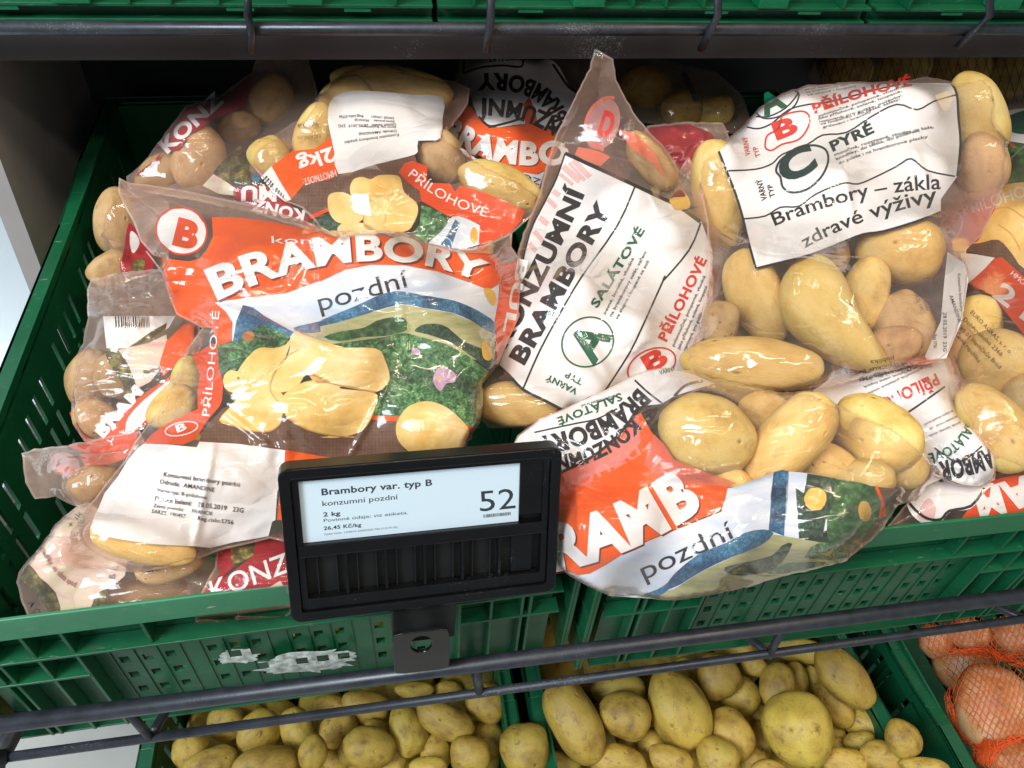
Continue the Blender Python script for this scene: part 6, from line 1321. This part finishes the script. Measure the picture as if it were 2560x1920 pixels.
b.poly('potato_print', T('11', (450, 1105), (470, 1050), (520, 990), (600, 957), (680, 962), (760, 998), (830, 1058), (885, 1130), (862, 1200), (840, 1265), (700, 1280), (570, 1275), (500, 1230), (458, 1175)), 'print_potato', 8, 3)
b.poly('potato_shade', T('01', (1820, 770), (1880, 800), (1960, 840), (1900, 850), (1850, 830)), 'print_potato_edge', 9, 2)
for q in (((1298, 1068), (1400, 1105), (1480, 1130), (1600, 1130), (1660, 1088)), ((1700, 1052), (1800, 1113), (1950, 1156), (2100, 1168)), ((1640, 760), (1600, 880), (1650, 960))): b.stroke('potato_outline', T('01', *q), 3.5, 'print_potato_edge', 9)
b.ell('potato_print', p1('01', 1380, 838), H_(58), H_(68), -10, 'print_potato_light', 9, None, .03)
b.ell('sprout_dot', p1('01', 1412, 818), H_(9), H_(9), 0, 'hole_brown', 9)
b.ell('film_hole', p1('01', 1472, 570), H_(35), H_(32), 0, 'hole_brown', 9, None, .05); b.ell('film_hole', p1('01', 1172, 1166), H_(18), H_(22), 0, 'hole_brown', 9)
b.poly('film_hole', T('11', (970, 300), (990, 282), (1025, 300), (1045, 340), (1035, 385), (1005, 370)), 'hole_yellow', 9, 3); b.poly('film_hole', T('11', (962, 600), (985, 605), (1018, 650), (1015, 705), (985, 712), (962, 680)), 'hole_yellow', 9, 3)
b.text('PŘÍLOHOVÉ', p1('01', 1240, 1045), p1('01', 1300, 420), H_(46), 'ink_white', 8, .0, mid=p1('01', 1275, 760))
b.ring(p1('01', 1075, 1118), H_(98), H_(38), -12, 3, 'ink_white', 8); b.text('B', p1('01', 1050, 1140), p1('01', 1110, 1120), H_(45), 'ink_white', 8, .04)
b.poly('orange_band', J(T('01', (1688, 1243), (1900, 1280), (2038, 1300)), T('11', (180, 1312), (300, 1330), (100, 1659)), T('01', (1640, 1659), (1660, 1450))), 'ink_orange', 5, 0)
b.text('HMOTNOST: 2 kg', p1('01', 1840, 1345), p1('11', 400, 1470), H_(45), 'ink_white', 7, .0)
b.poly('orange_side', T('11', (1065, 120), (1110, 140), (1185, 110), (1188, 250), (1172, 470), (1118, 590), (1056, 738), (1045, 700), (1035, 480), (1065, 300)), 'ink_orange', 6, 0)
b.text('BUL', p1('11', 1175, 110), p1('11', 1085, 540), H_(62), 'ink_white', 8, .03)
b.poly('sticker', J(T('01', (852, 1206), (1000, 1212), (1165, 1228), (1182, 1195), (1400, 1207), (1690, 1246), (1682, 1350), (1642, 1500), (1632, 1659)), T('02', (1612, 200), (1590, 285), (1500, 302), (1380, 322), (1250, 355), (1150, 345), (900, 332), (700, 302), (620, 285), (548, 266), (540, 230), (560, 160)), T('01', (578, 1600), (620, 1500), (700, 1400), (760, 1300), (820, 1230))), 'sticker_white', 6, 0)
for tl, t, a, c, h, bo in (('01', 'Konzumni brambory pozdni', (968, 1400), (1420, 1462), 27, .02), ('01', 'Odruda:  AMANDINE', (945, 1442), (1270, 1494), 27, .012), ('01', 'Varny typ: B-prilohove', (928, 1490), (1226, 1537), 22, .008), ('01', 'Datum baleni:   28.05.2019   23G', (917, 1545), (1442, 1616), 29, .016), ('01', 'Zeme puvodu:     FRANCIE', (907, 1582), (1258, 1632), 22, .01), ('01', 'SARZE :190457', (897, 1616), (1098, 1648), 23, .012), ('02', 'Reg.cislo:5756', (1170, 190), (1382, 216), 25, .012)):
    b.text(t, p1(tl, *a), p1(tl, *c), H_(h), 'ink_black', 8, bo)

# ================================================================== loose potatoes on the bottom shelf
LOOSE = []
def heap_s(x, y, z): return float(s_at_z(x, y, z))
placed = []
def fits(c, U, ax, others):
    # sample points of the new ellipsoid against those already placed
    for (c2, U2, a2) in others:
        d = c2-c
        if np.linalg.norm(d) > ax.max()+a2.max(): continue
        pts = c + (SPH*ax*0.94) @ U
        q = ((pts-c2) @ U2.T)/(a2*0.94)
        if ((q**2).sum(1) < 1).any(): return False
    return True
_k = np.arange(90)+.5; _ph = np.arccos(1-2*_k/90); _th = math.pi*(1+5**.5)*_k
SPH = np.c_[np.cos(_th)*np.sin(_ph), np.sin(_th)*np.sin(_ph), np.cos(_ph)]
RIGHT = np.array([XC[0], YC[0], ZC[0]]); DOWN = np.array([XC[1], YC[1], ZC[1]])
def loose(q, z, label, mat='potato_skin', name='potato', cat='potato', group='loose potatoes in the bottom crates', kk=.86, push=True):
    cx, cy, rx, ry, ang = q[:5]; rx *= .96; ry *= .96
    u = ray(cx, cy); un = u/np.linalg.norm(u); a = math.radians(ang)
    e1 = RIGHT*math.cos(a)+DOWN*math.sin(a); e1 = e1-e1.dot(un)*un; e1 /= np.linalg.norm(e1); e2 = np.cross(un, e1)
    U = np.array([e1, e2, un]); s = heap_s(cx, cy, z)
    for it in range(80):
        k = s/F; ax = np.array([rx*k, ry*k, min(rx, ry)*k*kk]); c = CAM+u*s
        if not push or fits(c, U, ax, placed): break
        s += 0.003
    placed.append((c, U, ax))
    return place_ball(name, cx, cy, rx, ry, ang, s, kk, (len(placed)*5) % 9, mat, label, cat, group)

# nearest (unobstructed) first: (tile, cx, cy, rx, ry, angle, lift, label)
LP = [
 ('12', 1210, 1550, 147, 150, 0, .03, 'smooth yellow round potato lying against the joint of the two lower crates'),
 ('12', 735, 1380, 192, 98, 28, .02, 'smooth oblong yellow potato in the left lower crate, tilted down right'),
 ('12', 290, 1540, 158, 122, 12, .02, 'round yellow potato with brown bruises in the left lower crate'),
 ('12', 890, 1585, 122, 108, 5, .02, 'rounded ochre potato below the oblong smooth one, left lower crate'),
 ('12', 985, 1270, 128, 118, 10, .01, 'potato with brown scab spots beside the joint, under the thin rail'),
 ('12', 520, 1430, 108, 150, -28, .005, 'mottled potato left of the smooth oblong one, left lower crate'),
 ('12', 640, 1660, 115, 65, 0, .02, 'grey brown potato cut by the bottom edge, left lower crate'),
 ('02', 1855, 1560, 86, 102, 0, .03, 'small grey brown egg shaped potato in the left lower crate'),
 ('02', 1570, 1640, 185, 105, -6, .02, 'broad yellow potato at the bottom edge, left lower crate'),
 ('02', 1120, 1555, 100, 102, 25, .01, 'round potato nearest the left wall of the left lower crate'),
 ('02', 1250, 1640, 150, 92, -18, .015, 'pale potato with a peeled streak, lower left, left lower crate'),
 ('02', 1530, 1450, 120, 138, 35, .005, 'tall yellow potato crossed by the thin rail, left lower crate'),
 ('02', 1760, 1450, 92, 145, -20, .0, 'oval yellow potato right of the tall one under the rail'),
 ('02', 1330, 1660, 85, 36, 0, .03, 'tiny rounded potato at the bottom edge, left lower crate'),
 ('02', 2090, 1540, 75, 100, 20, .01, 'greenish potato between the small egg and the bruised round one'),
 ('12', 110, 1440, 118, 110, -25, -.01, 'green tinged potato under the rails, left lower crate'),
 ('12', 690, 1560, 95, 108, 0, -.005, 'deep yellow potato under the oblong one, left lower crate'),
 ('12', 1000, 1490, 95, 112, -25, -.01, 'potato tucked behind the ochre one, left lower crate'),
 ('12', 270, 1300, 150, 95, 14, -.005, 'large pale potato just below the thick rail, left lower crate'),
 ('12', 345, 1440, 90, 60, 20, -.01, 'partly hidden potato above the bruised round one'),
 ('12', 90, 1620, 85, 60, 10, .0, 'pale knobbed potato left of the bruised round one'),
 ('02', 1340, 1400, 110, 95, 0, -.015, 'brown potato behind the first row, left lower crate'),
 ('02', 1440, 1330, 120, 60, 0, -.02, 'yellow potato seen between the two rails at the left'),
 ('02', 1980, 1300, 130, 70, 5, -.02, 'potato seen between the two rails, centre of left lower crate'),
 ('12', 560, 1200, 120, 50, 0, -.02, 'potato between the rails, right half of left lower crate'),
 ('12', 760, 1185, 90, 45, 0, -.03, 'small potato between the rails near the crate joint'),
 ('02', 1980, 1430, 110, 90, 0, -.03, 'greenish potato deep below the thin rail, left lower crate'),
 ('02', 1480, 1560, 60, 60, 0, -.03, 'potato in a gap at the left of the left lower crate'),
 ('12', 430, 1600, 90, 100, 0, -.02, 'potato in the gap right of the bruised round one'),
 ('12', 930, 1400, 80, 60, 0, -.03, 'potato deep between the oblong one and the crate joint'),
 ('12', 1510, 1390, 148, 255, -28, .035, 'very long potato at the left wall of the centre lower crate'),
 ('12', 1805, 1345, 158, 138, 12, .035, 'round potato with a pale scar beside the very long one'),
 ('12', 1770, 1620, 168, 98, 8, .03, 'brown flecked potato at the bottom edge, centre lower crate'),
 ('22', 790, 1432, 200, 215, 0, .045, 'biggest potato, round and golden, middle of the centre lower crate'),
 ('22', 85, 1305, 178, 245, -22, .03, 'huge oval potato with a dark eye, left of the golden one'),
 ('22', 400, 1455, 118, 155, -35, .02, 'oval potato with a small crack, between the two biggest ones'),
 ('22', 315, 1600, 128, 115, 30, .03, 'bright yellow potato at the bottom edge below the cracked one'),
 ('22', 40, 1620, 135, 85, 20, .03, 'yellow green potato at the bottom edge, left of the bright one'),
 ('22', 1062, 1120, 205, 125, 48, .045, 'large oblong potato with a loose skin flap, centre lower crate'),
 ('22', 1010, 1285, 85, 140, -28, .03, 'egg shaped potato with one dark eye, right of the golden one'),
 ('22', 670, 1180, 102, 142, 12, .015, 'smooth upright oval potato above the golden one'),
 ('22', 320, 1110, 130, 135, -15, .02, 'smooth rounded potato just below the rail, centre lower crate'),
 ('22', 1190, 1400, 138, 105, 22, .015, 'wrinkled brown potato with a cut, right of the golden one'),
 ('22', 1415, 1480, 98, 108, -12, .068, 'rounded potato at the right wall of the centre lower crate'),
 ('22', 1290, 1590, 118, 88, 12, .05, 'brown topped potato at the bottom edge, right side'),
 ('22', 1160, 1510, 92, 62, -8, .015, 'small potato under the wrinkled brown one'),
 ('22', 1060, 1625, 135, 80, 8, .03, 'broad potato at the bottom edge right of the golden one'),
 ('22', 530, 1050, 88, 62, 30, .01, 'pale potato end below the rail above the upright oval'),
 ('22', 790, 960, 160, 75, 10, -.005, 'wide potato in shade under the rail, centre lower crate'),
 ('22', 440, 1220, 130, 110, 25, -.005, 'flat brownish potato behind the smooth rounded one'),
 ('22', 550, 1380, 108, 110, 0, -.005, 'potato half hidden left of the golden one'),
 ('22', 785, 1130, 70, 95, -10, -.005, 'narrow orange brown potato behind the upright oval'),
 ('22', 880, 1130, 62, 75, 0, -.015, 'dim potato behind the narrow orange brown one'),
 ('12', 1765, 1190, 165, 92, 0, .01, 'potato with a shiny spot under the rail, centre lower crate'),
 ('22', 440, 980, 90, 75, 0, .0, 'potato between the rails above the smooth rounded one'),
 ('22', 880, 1000, 90, 80, 0, -.02, 'greenish potato behind the wide shaded one'),
 ('12', 1970, 1540, 90, 110, 0, -.005, 'brown potato between the scarred and huge ones'),
 ('22', 570, 1500, 60, 110, 0, -.02, 'potato in the gap left of the golden one, low'),
 ('22', 1010, 1450, 60, 70, 0, -.015, 'small potato in the gap right of the golden one'),
 ('22', 1030, 1540, 80, 60, 0, -.005, 'yellow potato low in the gap right of the golden one'),
 ('22', 1540, 1650, 130, 50, 5, .066, 'potato at the bottom edge by the right crate wall'),
 ('22', 620, 1665, 105, 55, 0, .035, 'yellow potato at the bottom edge left under the golden one'),
 ('22', 130, 1060, 70, 60, 20, -.01, 'brownish potato behind the huge oval under the rail'),
 ('12', 1440, 1640, 110, 70, 20, -.01, 'dark potato under the end of the very long one'),
 ('12', 1830, 1500, 80, 50, 0, -.02, 'yellow potato in the gap below the scarred one'),
 ('22', 530, 1620, 90, 80, 0, -.01, 'potato deep at the bottom edge between bright and golden'),
 ('22', 200, 1480, 70, 120, 0, -.03, 'potato deep between the huge oval and the cracked one'),
 ('22', 1300, 1480, 60, 60, 0, -.02, 'potato behind the rounded one at the right wall'),
]
for q in LP:
    t, cx, cy, rx, ry, ang, lift, lab = q
    (e,) = TP(t, (cx, cy, rx, ry, ang)); loose(e, LZ-0.035+lift, lab)
# deeper layer filling the crates under the visible ones
rs = random.Random(12)
for (x0, x1, n) in ((0.03, 0.35, 36), (0.42, 0.75, 38)):
    for k in range(n):
        i, j = k % 6, k//6
        w = Vector((x0+(i+.5)*(x1-x0)/6+rs.uniform(-.012, .012), -0.045+j*0.060+rs.uniform(-.01, .01), LZ-0.108+rs.uniform(-.008, .012)))
        o = bpy.data.objects.new('potato', potato_mesh(k % 9, 'potato_skin')); COL.objects.link(o)
        o.matrix_world = Matrix.Translation(w) @ Matrix.Rotation(rs.uniform(0, 6.28), 4, 'Z') @ Matrix.Rotation(rs.uniform(-.6, .6), 4, 'X') @ Matrix.Diagonal((.040, .030, .028, 1))
        side = 'left' if x0 < .2 else 'centre'; tag(o, 'potato deep under the others, a sliver in a gap of the %s lower crate' % side, 'potato', 'potatoes deep in the %s lower crate' % side)
# loose skin flaps
# ---- onions in an orange net
net = empty('onion_net', at_s(*p1('22', 1960, 1200), .95), 'orange net bag of brown onions in the right lower crate', 'net bag')
ON = [('22', 1960, 1285, 215, 225, 0, .04, 'largest onion, papery and pale, front of the orange net'), ('22', 1800, 870, 120, 88, 0, .015, 'onion at the top left of the orange net under the rail'), ('22', 1600, 905, 90, 98, -20, .0, 'small onion at the crate wall under the rail'),
      ('22', 2060, 880, 120, 112, 0, .015, 'onion at the top right of the orange net'), ('22', 2070, 1620, 150, 110, 0, .04, 'onion at the bottom right corner in the orange net'), ('22', 1770, 1080, 170, 130, 20, .0, 'shaded onion behind the largest one, under tangled net')]
ons = []
for t, cx, cy, rx, ry, ang, lift, lab in ON:
    (e,) = TP(t, (cx, cy, rx, ry, ang)); loose(e, LZ-0.03+lift, lab, 'onion_skin', 'onion', 'onion', 'onions in the orange net', .92, True); ons.append((e, placed[-1]))
def net_surface(x, y):
    """front surface of the onions (pixel -> point), with slack between them"""
    best = 0.0; u = ray(x, y)
    for e, (c, U, ax) in ons:
        o_ = (CAM-c) @ U.T/(ax*1.10+.0022); d_ = u @ U.T/(ax*1.10+.0022)
        A_ = d_@d_; B_ = 2*o_@d_; C_ = o_@o_-1; D_ = B_*B_-4*A_*C_
        if D_ > 0: best = max(best, 2*A_/(-B_-math.sqrt(D_)))
    return best
NX, NY, gs = 64, 90, 9.0
nx0, ny0 = p1('22', 1490, 780); NF = np.zeros((NX, NY))
for i in range(NX):
    for j in range(NY): NF[i, j] = net_surface(nx0+i*gs, ny0+j*gs)
base_w = 1/np.array([[heap_s(nx0+i*gs, ny0+j*gs, LZ-.045) for j in range(NY)] for i in range(NX)])
w = np.maximum(NF, base_w); obs = w.copy()
for it in range(18):
    av = w.copy(); av[1:-1, 1:-1] = (w[:-2, 1:-1]+w[2:, 1:-1]+w[1:-1, :-2]+w[1:-1, 2:])*.25; w = np.maximum(av, obs)
shape = J(T('22', (1500, 840), (1700, 760), (2400, 760), (2400, 1750), (1900, 1750), (1890, 1560), (1760, 1480), (1700, 1330), (1668, 1220), (1690, 1130), (1640, 1040), (1580, 980)))
netmb = MB(); nb = np.array(net.location)
rs = random.Random(3)
def netpt(a, b):
    x = nx0+a*16+b*3.4+5*vn(a*.45, b*.4, 1); y = ny0+b*13.2-a*3+6*vn(a*.4, b*.45, 2)
    return x, y
def vn(a, b, k): return float(vnoise(np.array([a+10*k]), np.array([b+7*k]), 77)[0])
def net3(x, y):
    gx = min(max((x-nx0)/gs, 0), NX-1.01); gy = min(max((y-ny0)/gs, 0), NY-1.01); i, j = int(gx), int(gy); u, v = gx-i, gy-j
    ww = w[i, j]*(1-u)*(1-v)+w[i+1, j]*u*(1-v)+w[i, j+1]*(1-u)*v+w[i+1, j+1]*u*v
    return CAM+ray(x, y)*(1/ww-.0012)-nb
segs = []
for a in range(-8, 36):
    for b in range(-2, 64):
        off = 0.5 if b % 2 else 0
        p = netpt(a+off, b)
        for (c_, d_) in (((a+off+.5), b+1), ((a+off-.5), b+1)):
            q = netpt(c_, d_); segs.append((p, q))
shp = np.array(shape)
mid = np.array([((p[0]+q[0])/2, (p[1]+q[1])/2) for p, q in segs]); ok = inside(shape, mid[:, 0], mid[:, 1])
for k, (p, q) in enumerate(segs):
    if not ok[k]: continue
    m_ = ((p[0]+q[0])/2+rs.uniform(-1.5, 1.5), (p[1]+q[1])/2+rs.uniform(-1.5, 1.5))
    netmb.tube([net3(*p), net3(*m_), net3(*q)], .00042, 4, False)
# gathered cords along the net edge and between onions
for k in range(70):
    i = rs.randrange(8); path = [(1668, 1220), (1700, 1330), (1740, 1440), (1800, 1490), (1880, 1530), (1960, 1540), (2060, 1500), (2133, 1470)] if k % 2 else [(1700, 960), (1800, 975), (1900, 960), (1980, 1000), (2050, 1010), (2133, 1040), (2200, 1080)]
    st = rs.randrange(len(path)-3); pts = []
    for r in range(4):
        x, y = p1('22', path[st+r][0]+rs.gauss(0, 22), path[st+r][1]+rs.gauss(0, 22)); pts.append(net3(x, y))
    netmb.tube(pts, .0005, 4, False)
for k in range(60):
    pts = []; x, y = 1890+rs.gauss(0, 30), 1500+rs.uniform(-20, 20)
    for r in range(4): pts.append(net3(*p1('22', x+rs.gauss(0, 14), y+r*45))); 
    netmb.tube(pts, .0005, 4, False)
o = netmb.build('net', 'net_orange', net); o['kind'] = 'stuff'
